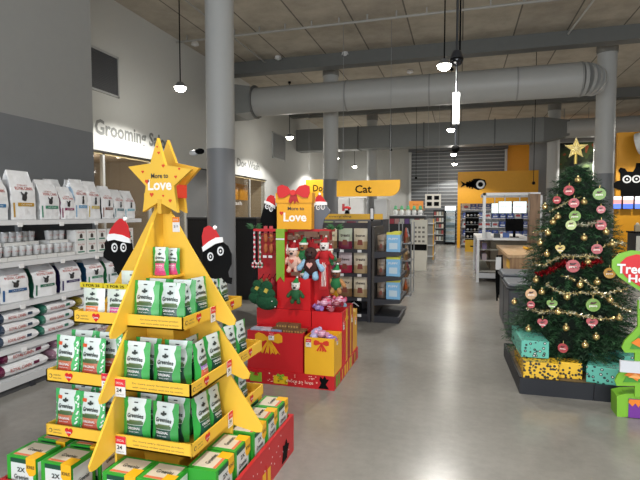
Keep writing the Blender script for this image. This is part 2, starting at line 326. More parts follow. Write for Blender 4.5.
# pendants
LAMPNAME = {}
pk = thing('pendant_lamp', '', 'lamp')
MB().cyl((0, 0, .1), (0, 0, CEIL-LAMP_Z-.03), .012, .012, BLK, 6).cyl((0, 0, CEIL-LAMP_Z-.06), (0, 0, CEIL-LAMP_Z), .05, .05, BLK, 10).build('cord', pk)
MB().cyl((0, 0, 0), (0, 0, .1), .13, .06, M('#77797c', .4, .3), 20).build('lamp_housing', pk)
MB().lathe([(0, -.09), (.06, -.08), (.10, -.05), (.12, -.002), (0, -.001)], EM('#fffbe8', 30), n=20).build('lamp_lens', pk)
K = Kind(pk)
where = {(-5.5, 8.75): 'hanging pendant lamp glowing in front of the left wall, nearest one', (-5.5, 15.3): 'hanging pendant lamp glowing above the gift display by the left wall', (-5.5, 21.6): 'small far pendant lamp near the left wall behind the column',
         (-5.5, 25.6): 'tiny farthest pendant lamp seen right of the second column', (-.3, 8.75): 'pendant lamp glowing beside the black dome camera pole', (-.3, 15.3): 'pendant lamp over the middle of the aisle below the round duct',
         (-.3, 21.6): 'far aisle pendant lamp just below the rectangular duct', (-.3, 25.6): 'farthest aisle pendant lamp in front of the roller shutter', (5.2, 15.3): 'pendant lamp glowing at right edge beside the tree column', (5.2, 21.6): 'far pendant lamp hidden by the tree column on the right'}
for (x, y) in LAMPS:
    if (x, y) in where: K.put((x, y, LAMP_Z), 0, where[(x, y)])
# camera pole in the aisle
P = at(458, 60, y=9.0)
t = thing('security_pole', 'dark hanging pole with black dome camera and white box over the aisle', 'camera', (P.x-.02, 9.0, 2.75))
MB().cyl((0, 0, 0), (0, 0, CEIL-2.75), .022, .022, M('#55585c', .3, .6), 10).cyl((.05, 0, 1.5), (.05, 0, CEIL-2.75), .015, .015, BLK, 8).build('pole', t)
MB().ball((0, -.02, P.z-2.75), .115, M('#0a0b10', .12), n=20).cyl((0, -.02, P.z-2.75+.02), (0, -.02, P.z-2.75+.15), .12, .07, M('#303238', .4), 20).build('dome', t)
MB().box(-.06, .06, -.05, .05, .45, 1.0, WHTM).box(-.05, .05, -.052, -.05, .5, .95, WHT).build('white_box', t)
MB().ball((0, 0, 0.02), .07, BLK, n=14).build('pole_tip', t)
# cctv on near column
t = thing('wall_camera', 'black and white camera bracketed on the left side of the near column', 'camera', (-3.92, 6.95, 2.61))
MB().ball((-.10, -.02, 0), .068, BLK, (1.2, .8, .7), 14).build('camera_body', t); MB().ball((-.22, 0, -.02), .065, WHTM, (1.3, .8, .7), 14).cyl((-.02, 0, 0), (-.2, 0, 0), .02, .02, WHTM, 8).build('bracket', t)

# ------------------------------------------------------------------ left shelving
SHX = -3.8; SY0, SY1 = 1.6, 5.1
SHC = M('#b9bbbd', .4, .1)
t = thing('shelving_unit', 'long grey metal shelving unit with five shelves along the left wall', 'shelving', (0, 0, 0))
bp = MB().box(-4.52, -4.48, SY0, SY1, 0.05, 1.9, M('#57595c', .6))
bp.build('back_panel', t)
for y in (SY0, 2.78, 3.95, SY1-.04): MB().box(-4.48, -4.43, y, y+.04, 0, 1.9, SHC).build('upright', t)
MB().box(-4.5, SHX-.03, SY0, SY1, 0.0, .06, M('#3c3d3f', .6)).box(-4.5, SHX-.02, SY0, SY1, .1, .15, SHC).build('base_shelf', t)
LEV = (.15, .42, .81, 1.18, 1.55)
for z in LEV[1:]:
    s = MB().box(-4.44, SHX, SY0, SY1, z-.03, z, SHC).box(SHX, SHX+.02, SY0, SY1, z-.045, z-.002, WHTM).build('shelf', t)
    for i in range(7):
        y = SY0+.35+i*.47
        MB().box(SHX+.02, SHX+.026, y, y+.05, z-.062, z-.025, WHT).build('price_ticket', s)
MB().box(SHX-.04, SHX, SY0, SY1, .06, .13, SHC).build('kick_plate', t)
for y in (2.4, 3.5, 4.6): MB().cbox((SHX-.03, y, .03), (.04, .05, .06), DGR).build('foot', t)

WRINK = M('#d5d6d8', .32, 0, .08, 22, .35)
def food_bag(w_, h_, d_, side, band, motif, txtcol='#a8382f', seed=0):
    """upright white gusset bag facing -y, origin at base"""
    rnd = random.Random(seed); mb = MB(); S = M(side, .35); nz = 10
    xs = [-1, -.92, -.5, 0, .5, .92, 1]
    def sec(t):
        wd = w_/2*(1-.02*math.sin(t*9+seed)-.10*max(0, t-.75)/.25); th = d_/2*(1 if t < .55 else max(.03, 1-((t-.55)/.42)**1.3)) if t < .97 else d_/2*.03
        return wd, th
    J = {}
    def fr(x, t, sgn=-1):
        wd, th = sec(t); b = th*(.88+.12*(1-abs(x)**3)); lean = .06*h_*max(0, t-.6)
        return Vector((x*wd, sgn*b+lean, t*h_))
    rows = []
    ts = [i/nz for i in range(nz+1)]
    for t_ in ts:
        r = [fr(x, t_, -1) for x in xs]+[fr(x, t_, 1) for x in xs[::-1]]
        # gusset fold in the middle of the sides
        wd, th = sec(t_); lean = .06*h_*max(0, t_-.6); fold = .10 if t_ > .35 else .03
        r.insert(7, Vector((wd*(1-fold), lean, t_*h_))); r.append(Vector((-wd*(1-fold), lean, t_*h_)))
        for v in r: v += Vector((rnd.uniform(-1, 1), rnd.uniform(-1, 1), 0))*.005
        rows.append(r)
    n = len(rows[0]); vs = [v for r in rows for v in r]
    for k in range(nz):
        for i in range(n):
            f = (k*n+i, k*n+(i+1) % n, (k+1)*n+(i+1) % n, (k+1)*n+i)
            m = WRINK if (i < 6 or 8 <= i < 14 or ts[k] > .72) else S
            mb.add([vs[q] for q in f], [(0, 1, 2, 3)], m, None, True)
    mb.add(rows[0][::-1], [tuple(range(n))], WRINK)
    mb.add(rows[-1], [tuple(range(n))], WRINK)
    fn = lambda x, z: fr(x/(w_/2), z/h_, -1)+Vector((0, -.005, 0))
    def patch(x0, x1, z0, z1, m):
        k = 6; mb.add([fn(x0+(x1-x0)*i/k, z) for z in (z0, z1) for i in range(k+1)], [(i, i+1, k+2+i, k+1+i) for i in range(k)], m)
    T_ = M(txtcol, .5); patch(-w_*.26, w_*.40, h_*.27, h_*.345, M(band, .4)); patch(-w_*.43, -w_*.37, h_*.05, h_*.34, M(band, .4))
    mb.text('VETERINARY', .0, 0, w_*.40, h_*.03, 0, T_, fn=lambda x, z: fn(x-.02*w_, z+h_*.70))
    mb.text('ROYAL CANIN', .0, 0, w_*.70, h_*.065, 0, T_, fn=lambda x, z: fn(x+.02*w_, z+h_*.635), bold=.01)
    D = M('#2b2a2c', .6)
    if motif == 'cat': blob = [(-.10, .40), (-.03, .38), (.06, .38), (.10, .44), (.09, .50), (.13, .55), (.07, .575), (.02, .56), (.0, .52), (-.06, .53), (-.13, .57), (-.15, .55), (-.09, .49), (-.10, .45)]
    else: blob = [(-.02, .38), (.14, .38), (.16, .46), (.13, .50), (.15, .56), (.10, .585), (.05, .565), (.0, .55), (.03, .52), (.0, .46)]
    c = (sum(p[0] for p in blob)/len(blob), sum(p[1] for p in blob)/len(blob))
    pts = [fn(x*w_, z*h_)+Vector((0, -.002, 0)) for x, z in blob]; mb.add(pts, [tuple(range(len(pts)))], D)
    mb.text('CAT FOOD' if motif == 'cat' else 'DOG FOOD', 0, 0, w_*.42, h_*.03, 0, WHT, fn=lambda x, z: fn(x+.07*w_, z+h_*.307)+Vector((0, -.002, 0)))
    return mb
BA = PI/2
tops = [(3.21, .27, .40, '#3d5b78', '#2f6c9a', 'cat', 'blue'), (3.50, .27, .45, '#b9b9bb', '#a8842e', 'cat', 'gold'), (3.79, .25, .385, '#c0c2c2', '#3d7f66', 'cat', 'green'),
        (4.02, .19, .33, '#7a1d5a', '#7a1d4f', 'cat', 'magenta'), (4.20, .20, .42, '#8ea4b8', '#5f93b8', 'dog', 'pale blue'), (4.385, .20, .41, '#b9b9ab', '#b9a456', 'dog', 'tan'),
        (4.60, .19, .37, '#2f3036', '#7a4a3a', 'dog', 'brown'), (4.79, .19, .34, '#4a5a60', '#3f6f78', 'dog', 'dark teal'), (4.98, .20, .335, '#6f8f98', '#6fa8b8', 'dog', 'light teal')]
ordn = ['first', 'second', 'third', 'fourth', 'fifth', 'sixth', 'seventh', 'eighth', 'ninth', 'tenth', 'eleventh', 'twelfth']
for i, (y, w_, h_, s_, b_, mo, nm) in enumerate(tops):
    tag(food_bag(w_*.94, h_, .15, s_, b_, mo, seed=i).build('pet_food_bag', None, (-3.92, y, 1.552), BA+random.uniform(-.05, .05)),
        'white food bag with %s band, %s from the left on the top shelf' % (nm, ordn[i]), 'bag', 'pet food bags on the top shelf')
for i, (y, w_, h_) in enumerate(((3.35, .28, .42), (3.9, .24, .36), (4.12, .22, .42), (4.4, .2, .43), (4.9, .2, .34))):
    tag(food_bag(w_, h_, .12, '#a0a2a4', '#8a8c90', 'cat', seed=20+i).build('pet_food_bag', None, (-4.16, y, 1.552), BA),
        'white pet food bag in the back row of the top shelf, %s from the left' % ordn[i], 'bag', 'back row bags on the top shelf')
mids = [(3.0, .30, .31, '#1c5f94', '#1e5f94', 'blue'), (3.38, .30, .325, '#1d5f96', '#1d4f80', 'blue'), (3.71, .27, .325, '#1f5a44', '#24604a', 'green'), (4.03, .28, .32, '#2a2350', '#2f2a58', 'navy'), (4.38, .26, .315, '#1f4a6a', '#2a7a5a', 'teal'), (4.68, .24, .30, '#3a8a5a', '#3f5f58', 'green')]
for i, (y, w_, h_, s_, b_, nm) in enumerate(mids):
    tag(food_bag(w_*.90, h_*1.05, .25, s_, b_, 'cat', seed=40+i).build('pet_food_bag', None, (-3.955, y, .812), BA-.10),
        'white pet food bag with %s side gusset, %s from the left on the middle shelf' % (nm, ordn[i]), 'bag', 'pet food bags on the middle shelf')
# cups in trays and small cartons on the second shelf
cup = thing('foil_cup', '', 'cup', group='foil cups in trays')
MB().lathe([(0, .003), (.026, .003), (.033, .075), (.034, .08), (0, .082)], WHTM, n=14).build('body', cup); MB().cyl((0, 0, .082), (0, 0, .086), .036, .036, M('#c5c9cc', .25, .4), 14).build('lid', cup)
MB().text('ROYAL CANIN', 0, .045, .04, .012, -.034, M('#a8382f', .5)).build('print', cup)
K = Kind(cup); TRAY = M('#c8c8c6', .5)
def cup_row(x, y0, n, z, lab, base):
    tr = MB().box(x-.09, x+.055, y0-.04, y0+n*.074-.03, base, base+.035, TRAY); o = tr.build('cup_tray'); tag(o, lab, 'tray')
    for i in range(n): K.put((x, y0+i*.074, base+.036), BA, scale=(1.16, 1.16, 1.12), label='silver topped white food cup in a tray on the second shelf', group='foil cups in trays')
for n_, (y0, n, lv, xx) in enumerate(((3.02, 4, 0, -3.88), (3.33, 4, 0, -3.88), (3.64, 3, 0, -3.88), (3.88, 3, 0, -3.88), (3.1, 3, 1, -3.95), (3.36, 3, 1, -3.95), (3.62, 2, 1, -4.0), (3.86, 3, 1, -3.95))):
    cup_row(xx, y0, n, 0, 'white card tray of food cups, %s of the %s row on the second shelf' % (ordn[n_ % 4], 'lower' if lv == 0 else 'upper'), 1.182+lv*.125)
cart = thing('food_carton', '', 'carton')
cm = MB().box(-.068, .068, -.06, .06, 0, .125, M('#d2d2d0', .45)); cm.box(-.045, .045, -.0615, -.06, .015, .03, M('#2f6f5a', .5)).text('ROYAL CANIN', 0, .1, .09, .016, -.062, M('#a8382f', .5)); cm.add([(-.02, -.062, .04), (.02, -.062, .04), (.02, -.062, .075), (0, -.062, .09), (-.02, -.062, .075)], [(0, 1, 2, 3, 4)], M('#3a2f2c', .5))
cm.build('carton_body', cart); K = Kind(cart)
for r in range(2):
    for i in range(6):
        K.put((-3.9, 4.17+i*.155, 1.182+r*.128), BA, 'small white carton, %s from left in the %s row of the second shelf' % (ordn[i], 'top' if r else 'bottom'), 'small cartons on the second shelf')
# flat stacked bags
def flat_bag(w_, d_, h_, edge, seed):
    rnd = random.Random(seed); mb = MB(); n = 10; E_ = M(edge, .4)
    def z_(a, b, s): 
        k = (1-abs(a)**10)*(1-abs(b)**6); return h_/2+s*(h_/2)*(max(0, k)**.45)+rnd.uniform(-.003, .003)
    for s in (1, -1):
        g = [[Vector((a*w_/2, b*d_/2, z_(a, b, s))) for a in [math.sin(PI/2*(-1+2*i/n)) for i in range(n+1)]] for b in [math.sin(PI/2*(-1+2*j/n)) for j in range(n+1)]]
        for j in range(n):
            for i in range(n):
                q = [g[j][i], g[j][i+1], g[j+1][i+1], g[j+1][i]]; q = q if s == 1 else q[::-1]
                mb.add(q, [(0, 1, 2, 3)], E_ if (i <= 1 and j < 5) else WRINK, None, True)
    R_ = M('#a8382f', .5)
    mb.text('ROYAL CANIN', 0, 0, w_*.42, h_*.26, 0, R_, fn=lambda x, z: Vector((x-.1*w_, -d_/2-.004, h_*.52+z)), bold=.01)
    mb.add([(w_*.16, -d_/2-.004, h_*.45), (w_*.28, -d_/2-.004, h_*.45), (w_*.28, -d_/2-.004, h_*.68), (w_*.16, -d_/2-.004, h_*.68)], [(0, 1, 2, 3)], M(edge, .4))
    return mb
LAY = ['bottom', 'middle', 'top']
for ci, (y, w_, ed, cn, nn) in enumerate(((2.95, .44, '#2c5a80', 'blue', 3), (3.39, .42, '#2c3c50', 'dark', 3), (3.83, .42, '#2f6a58', 'green', 3), (4.27, .40, '#8a7a2a', 'gold', 3), (4.70, .40, '#6a6a70', 'grey', 3))):
    for k in range(nn):
        tag(flat_bag(w_*.98, .42, .112, ed, 60+ci*5+k).build('flat_food_bag', None, (-4.03+.01*k, y, .421+k*.104), BA+random.uniform(-.03, .03)),
            'flat white bag with %s edge, %s of the %s stack, fourth shelf' % (cn, LAY[k], ordn[ci]), 'bag', 'flat bags stacked on the fourth shelf')
for ci, (y, w_, ed, cn) in enumerate(((2.9, .44, '#5a1a3a', 'maroon'), (3.42, .52, '#5a1a3a', 'maroon'), (3.96, .46, '#8a6a7a', 'mauve'), (4.45, .42, '#7a7a80', 'grey'))):
    for k in range(2):
        tag(flat_bag(w_*.98, .46, .124, ed, 90+ci*5+k).build('flat_food_bag', None, (-4.03, y+.02*k, .151+k*.116), BA+random.uniform(-.03, .03)),
            'flat white food bag with %s edge, %s of the %s stack on the bottom shelf' % (cn, 'upper' if k else 'lower', ordn[ci]), 'bag', 'flat bags stacked on the bottom shelf')

# ------------------------------------------------------------------ star shaped treat display
CX, CY = -1.65, 2.42
st = thing('treat_display_stand', 'tall yellow cardboard tree-shaped display with stars on top and treat trays', 'display stand', (CX, CY, 0))
MB().box(-.59, .59, -.59, .59, 0, .02, RED).box(-.59, .59, -.59, -.57, .02, .25, RED).box(-.59, .59, .57, .59, .02, .25, RED).box(-.59, -.57, -.57, .57, .02, .25, RED).box(.57, .59, -.57, .57, .02, .25, RED).box(-.57, .57, -.57, .57, .10, .15, RED).build('red_base', st)
prt = MB()                                                       # printed gifts and cat on the base's aisle side
Tb = TR(.5915, 0, 0) @ RZ(BA)
for gx, gc, rc in ((-.12, '#7fae2b', '#d9a514'), (-.30, '#d9a514', '#7fae2b'), (.05, '#d9a514', '#b8171f')): prt.box(gx, gx+.12, -.001, 0, .02, .11, M(gc, .5), Tb).box(gx+.05, gx+.07, -.002, 0, .02, .14, M(rc, .5), Tb)
prt.prism([(.36, .02), (.45, .02), (.46, .06), (.49, .10), (.46, .11), (.44, .15), (.41, .12), (.38, .13), (.38, .08)], -.002, 0, BLK, Tb)
for i in range(26): x = random.uniform(-.5, .5); z = random.uniform(.03, .22); prt.box(x, x+.008, -.001, 0, z, z+.008, WHT, Tb)
prt.build('printed_gifts', st)
fin = [(0, .15), (.43, .15), (.435, .415), (.58, .388), (.61, .392), (.618, .42), (.41, .715), (.50, .682), (.535, .687), (.542, .712), (.325, 1.01), (.42, .978), (.452, .985), (.458, 1.01), (.18, 1.42), (.02, 1.68), (0, 1.68)]
prof = fin+[(-x, z) for x, z in fin[::-1] if x > 0]
MB().prism(prof, -.006, .006, YEL).build('tree_panel', st); 
MB().prism(prof, -.006, .006, YEL, RZ(BA)).build('tree_panel', st)
for z0, z1, h in ((.15, .435, .22), (.435, .725, .20), (.725, 1.02, .17)): MB().box(-h, h, -h, h, z0+.002, z1, YELD).build('core_box', st)
TEXT1, TEXT2 = 'Do more every Greenies product', 'with more smiles and joy to more'
HEART = [(16*math.sin(t)**3/33, (13*math.cos(t)-5*math.cos(2*t)-2*math.cos(3*t)-math.cos(4*t)+2.5)/30) for t in (2*PI*k/26 for k in range(26))]
def logo(mb, cx, cz, s, T, y):
    mb.prism([(cx+.011*s*math.cos(a), cz+.011*s*math.sin(a)) for a in (i*PI/6 for i in range(12))], y-.0012, y, PRTXT, T)
    mb.prism([(cx+.008*s*math.cos(a), cz+.008*s*math.sin(a)) for a in (i*PI/6 for i in range(12))], y-.0020, y-.001, YEL, T)
    mb.text('made for', cx+.045*s, cz+.008*s, .045*s, .009*s, y-.002, PRTXT, T); mb.text('more love', cx+.045*s, cz-.008*s, .052*s, .009*s, y-.002, PRTXT, T)
    hx = cx+.118*s; mb.prism([(hx+a*.05*s, cz+b*.05*s) for a, b in HEART], y-.0015, y, REDB, T); mb.text('Love', hx, cz+.003, .034*s, .012*s, y-.003, WHT, T, bold=.02)
trays = []
for ti, (s_, z0) in enumerate(((.335, 1.02), (.43, .722), (.435, .432))):
    tr = MB().box(-s_, s_, -s_, s_, z0, z0+.008, YELD)
    for k in range(4): tr.box(-s_, s_, -s_, -s_+.008, z0, z0+.065, YEL, RZ(k*BA))
    to = tr.build('tray', st)
    for k in range(4):
        T = RZ(k*BA)
        for sg in (-1, 1):
            pr_ = MB()
            c = sg*s_/2
            if (k == 0 and sg == 1) or (k == 2): 
                pr_.text(TEXT1, c+.03, z0+.042, s_*.66, .011, -s_-.001, PRTXT, T); pr_.text(TEXT2, c+.03, z0+.022, s_*.66, .011, -s_-.001, PRTXT, T)
            else: logo(pr_, (c-.085 if sg == 1 else -s_+.03), z0+.034, 1.0, T, -s_-.001)
            pr_.build('lip_print', to)
    trays.append(to)
def ticket(parent, x, z, T, num='24', h=.09, w_=.06, y=0):
    p = MB().box(x-w_/2, x+w_/2, y-.003, y-.001, z-h/2, z+h/2, WHT, T).box(x-w_/2, x+w_/2, y-.0045, y-.003, z+h*.08, z+h/2, M('#cf2233', .5), T)
    p.text('SPECIAL', x, z+h*.28, w_*.75, h*.13, y-.006, WHT, T).text(num, x-w_*.1, z-h*.12, w_*.5, h*.22, y-.005, BLK, T, bold=.02).text('treat pouch', x, z-h*.36, w_*.7, h*.08, y-.005, PRTXT, T)
    return p.build('price_ticket', parent)
ticket(trays[1], .035, .735, TR(0, -.432, 0)); ticket(trays[2], .035, .445, TR(0, -.437, 0)); ticket(trays[1], -.045, .755, TR(0, -.432, 0)); ticket(trays[2], -.05, .46, TR(0, -.437, 0))
for ti, s_ in ((0, .337), (1, .432), (2, .437)): ticket(trays[ti], -.04+.0*ti, (1.045, .75, .46)[ti], TR(s_, 0, 0) @ RZ(BA), h=.085, w_=.05)
tk = MB().box(.07, .115, -.0085, -.0065, 1.50, 1.585, WHT).box(.07, .115, -.010, -.0085, 1.555, 1.585, ORG).text('$19', .092, 1.53, .028, .016, -.0095, PRTXT).text('SAVE', .092, 1.57, .03, .01, -.0115, WHT).build('price_ticket', st)
ticket(st, .47, .19, TR(.592, 0, 0) @ RZ(BA) @ TR(-.72, 0, 0), h=.09, w_=.05)
# small upper shelf in the front right quadrant
MB().box(.006, .14, -.14, -.006, 1.25, 1.26, YELD).build('upper_shelf', st)
# stars
def star_pts(cx, cz, R, r, rot=0, n=5): return [(cx+(R if i % 2 == 0 else r)*math.sin(rot+i*PI/n), cz+(R if i % 2 == 0 else r)*math.cos(rot+i*PI/n)) for i in range(2*n)]
def star_panel(px, y, m, name):
    P_ = polyy(px, y); P_ = [(x-CX, z) for x, z in P_]
    return MB().prism(P_, y-CY-.012, y-CY+.012, m).build(name, st)
sp = [(158.5, 138), (166, 165), (192.5, 169.5), (175, 186), (178.5, 212.5), (160, 202), (144, 212), (147, 186), (129.5, 167), (151.5, 163.5)]
front = star_panel(sp, CY-.08, YEL, 'star_panel')
sp2 = [(168.5, 140), (177, 163), (200.5, 168), (184, 187), (186.5, 213), (171, 204), (155, 212), (158, 186), (142, 168), (161, 164)]
star_panel(sp2, CY+.08, YELD, 'star_panel')
tx = MB(); yy = CY-.095
def px_text(mb, s, u0, u1, v0, v1, y, m, ox=CX, oy=CY, bold=.02):
    a, b = at(u0, v1, y=y), at(u1, v0, y=y); mb.text(s, (a.x+b.x)/2-ox, (a.z+b.z)/2, b.x-a.x, b.z-a.z, y-oy, m, bold=bold)
px_text(tx, 'More to', 151, 168, 173, 178.5, yy, PRTXT); px_text(tx, 'Love', 148, 171.5, 179, 190.5, yy, M('#f4eee2', .5), bold=.028)
for (u, v, s) in ((147, 182, 5), (158.5, 153, 3), (151.5, 195, 4.5), (163, 166, 3.5), (179, 169, 2.5), (175.5, 177, 3), (142.5, 172, 3), (170, 201, 3.5), (163, 196, 2.5), (157, 147, 2)):
    c = at(u, v, y=yy); k = s*.0057
    tx.prism([(c.x-CX+a*k, c.z+b*k) for a, b in HEART], yy-CY, yy-CY+.002, M('#d4471f', .5))
tx.build('star_lettering', front)
hb = at(176.5, 191, y=CY); MB().box(hb.x-CX-.02, hb.x-CX+.03, -.06, .06, hb.z-.04, hb.z+.035, M('#cf3a22', .5)).box(-.06+(at(160, 190, y=CY).x-CX), (at(160, 190, y=CY).x-CX)+.06, -.065, .065, 1.66, 1.72, YELD).build('star_spacer', st)
c0 = at(163, 210, y=CY-.06); MB().box(c0.x-CX-.012, c0.x-CX+.012, -.095, -.006, c0.z-.02, c0.z+.06, YELD).build('star_clip', st)
# animal cutouts with santa hats
def hat(mb_parent, pts_red, pts_white, pom, y, ox, oy):
    h = MB().prism([(x-ox, z) for x, z in polyy(pts_red, y)], y-oy-.014, y-oy-.006, M('#c0161c', .6)); h.prism([(x-ox, z) for x, z in polyy(pts_white, y)], y-oy-.018, y-oy-.008, M('#e8e8e8', .7))
    c = at(pom[0], pom[1], y=y); h.ball((c.x-ox, y-oy-.012, c.z), pom[2], M('#eeeeee', .8), n=12); return h.build('santa_hat', mb_parent)
def eyes(mb_parent, es, y, ox, oy, k=1.0):
    e = MB()
    for (u, v, r, dx) in es:
        c = at(u, v, y=y); mpp = (at(u+1, v, y=y)-c).length*r*k
        for q, mat, dd in ((1, WHT, .008), (.62, BLK, .0095), (.25, WHT, .011)):
            e.prism([(c.x-ox+(dx*mpp*.2 if q < 1 else 0)+mpp*q*math.cos(a)*.9, c.z+mpp*q*math.sin(a)*1.15) for a in (i*PI/8 for i in range(16))], y-oy-dd, y-oy-dd+.002, mat)
    return e.build('eyes', mb_parent)
def cutout(px, y, m, parent, ox, oy): return MB().prism([(x-ox, z) for x, z in polyy(px, y)], y-oy-.006, y-oy+.004, m).build('animal_cutout', parent)
yl = CY+.012
dog = [(109, 237), (105, 243), (105.5, 249), (104, 253), (104, 257), (108, 260), (113, 262), (116, 270), (120, 277), (124, 279), (128, 277), (131, 268), (133, 250), (131.5, 240), (126, 236), (118, 234)]
c = cutout(dog, yl, BLK, st, CX, CY); eyes(c, ((115.3, 247.5, 3.4, .5), (124.2, 247.3, 3.4, .5)), yl, CX, CY)
hat(c, [(109, 237), (111.5, 230), (117, 222), (121, 218.5), (125, 219), (129, 226), (131.5, 238), (120, 239)], [(108.5, 238), (110, 234), (116, 233.5), (124, 235), (131.5, 238.5), (132.5, 243), (126, 242), (116, 239.5), (109.5, 241)], (126.5, 219, .013), yl, CX, CY)
bird = [(204, 249), (207, 244), (214, 241), (222, 241.5), (228, 246), (231.5, 254), (231.5, 264), (228, 272), (229, 277), (232, 278), (231.5, 284), (227, 283), (222, 278), (215, 279), (209, 277), (204, 268), (203, 258)]
yr = CY+.016
c = cutout(bird, yr, BLK, st, CX, CY); eyes(c, ((211, 256.5, 3.4, .5), (221, 251, 3.6, .5)), yr, CX, CY)
hat(c, [(204, 247), (203, 236), (205, 228), (209.5, 225.5), (216, 229), (222, 240), (212, 246)], [(204.5, 251.5), (203.5, 247), (210, 241.5), (217, 237.5), (223.5, 237), (224, 242), (217, 243.5), (209, 248.5)], (216, 227.5, .012), yr, CX, CY)

# ---------- pouches
def pouch(w_, h_, d_, side, panel, band, strip=None, top='Greenies', seed=0, leaf=False):
    rnd = random.Random(seed); mb = MB(); S = M(side, .28); Pn = M(panel, .3); B = M(band, .35); D = M('#27302c', .5)
    nz = 12; ts = [i/nz for i in range(nz+1)]
    def th(t): return d_/2*(.55+.45*min(1, t/.12))*(1-max(0, t-.12)/.88)**.6*(.97)+.0025
    def wd(t): return w_/2*(1-.035*math.sin(t*PI)+.012*math.sin(t*14+seed))
    pb = lambda t: (.64+.09*math.sin(t*11+1)) if t < .86 else .66
    def fr(x, t, s=-1): return Vector((x*wd(t), s*th(t)*max(0, 1-abs(x)**2.4)+.012*(t-.3)*0, t*h_))
    xs = lambda t: [-1, -pb(t), -.35, 0, .35, pb(t), 1]
    for s in (-1, 1):
        for k in range(nz):
            a, b = xs(ts[k]), xs(ts[k+1])
            for i in range(6):
                q = [fr(a[i], ts[k], s), fr(a[i+1], ts[k], s), fr(b[i+1], ts[k+1], s), fr(b[i], ts[k+1], s)]; q = q if s == -1 else q[::-1]
                m = S
                if s == -1 and 0 < i < 5: m = B if ts[k] < .40 else Pn
                if s == -1 and strip and 0 < i < 5 and .30 < ts[k] < .45: m = M(strip, .35)
                if s == 1 and 0 < i < 5: m = M('#a9aeb0', .3, .3)
                mb.add(q, [(0, 1, 2, 3)], m, None, True)
    bt = [fr(x, 0, -1) for x in xs(0)]+[fr(x, 0, 1) for x in xs(0)[::-1][1:-1]]; mb.add(bt[::-1], [tuple(range(len(bt)))], S)
    off = Vector((0, -.0022, 0)); fn = lambda x, z: fr(x/(w_/2), z/h_)+off
    def patch(x0, x1, z0, z1, m, e=0):
        k = 5; mb.add([fn(x0*w_+(x1-x0)*w_*i/k, z*h_)+Vector((0, -e, 0)) for z in (z0, z1) for i in range(k+1)], [(i, i+1, k+2+i, k+1+i) for i in range(k)], m)
    mb.text(top, 0, 0, w_*.60, h_*.10, 0, D, fn=lambda x, z: fn(x, z+h_*(.635-3.2*(x/w_)**2*.08)), bold=.03)
    for (a, b, r) in ((-.07, .76, .04), (.0, .80, .035), (.07, .765, .04), (.0, .75, .05)): patch(a-r, a+r, b-r*.6, b+r*.6, D, .0004*(a+1))
    patch(-.30, .30, .43, .50, M('#3f5a34', .5)); patch(-.2, .26, .50, .53, M('#5a6a40', .5), .0003); patch(-.07, .07, .90, .925, M('#1d2020', .6))
    mb.text('ORIGINAL', 0, 0, w_*.46, h_*.055, 0, WHT, fn=lambda x, z: fn(x, z+h_*.355)+Vector((0, -.001, 0)), bold=.02)
    mb.text('dental treats', 0, 0, w_*.36, h_*.03, 0, WHT, fn=lambda x, z: fn(x, z+h_*.285)+Vector((0, -.001, 0)))
    if leaf:
        W = M('#dfe6df', .3)
        for i in range(26):
            x = rnd.choice((-1, 1))*rnd.uniform(.37, .47); z = rnd.uniform(.03, .95); r = .022; patch(x-r, x+r, z, z+.035, W, .0006)
        patch(-.34, -.16, .78, .86, M('#d4542a', .4), .0005)
    return mb
def mk_pouch(*a, **k):
    t = thing('treat_pouch', '', 'pouch'); pouch(*a, **k).build('pouch_body', t)
    return Kind(t)
Korig = mk_pouch(.160, .225, .062, '#2f9a42', '#c9d2cf', '#14503a', seed=1)
Kor2 = mk_pouch(.156, .22, .062, '#2a8c3c', '#c3ccc9', '#123f30', seed=5)
Kleaf = mk_pouch(.160, .225, .062, '#3fa65a', '#cdd6d2', '#a8452f', strip='#b86a4a', seed=2, leaf=True)
Kcat = mk_pouch(.135, .185, .055, '#cfd6cf', '#ccd6cc', '#dd6f2c', top='Feline', seed=3)
Kcatp = mk_pouch(.135, .185, .055, '#cfd6cf', '#ccd6cc', '#cc3f8c', top='Feline', seed=4)
Kpurp = mk_pouch(.14, .215, .06, '#2f9a42', '#c3ccc9', '#d06a4a', strip='#9a7ac0', seed=6)
Ktall = mk_pouch(.095, .165, .04, '#2f9a42', '#c9d2cf', '#c2447a', strip='#d7447c', seed=8)
def W(x, y, z): return (CX+x, CY+y, z)
def putp(Kx, x, y, z, rz, lab, tilt=-.06, sc=None):
    Kx.put(W(x, y, z), 0, lab, 'treat pouches on the yellow display', scale=sc, rot=(tilt, 0, rz))
nmz = ['top', 'middle', 'bottom']
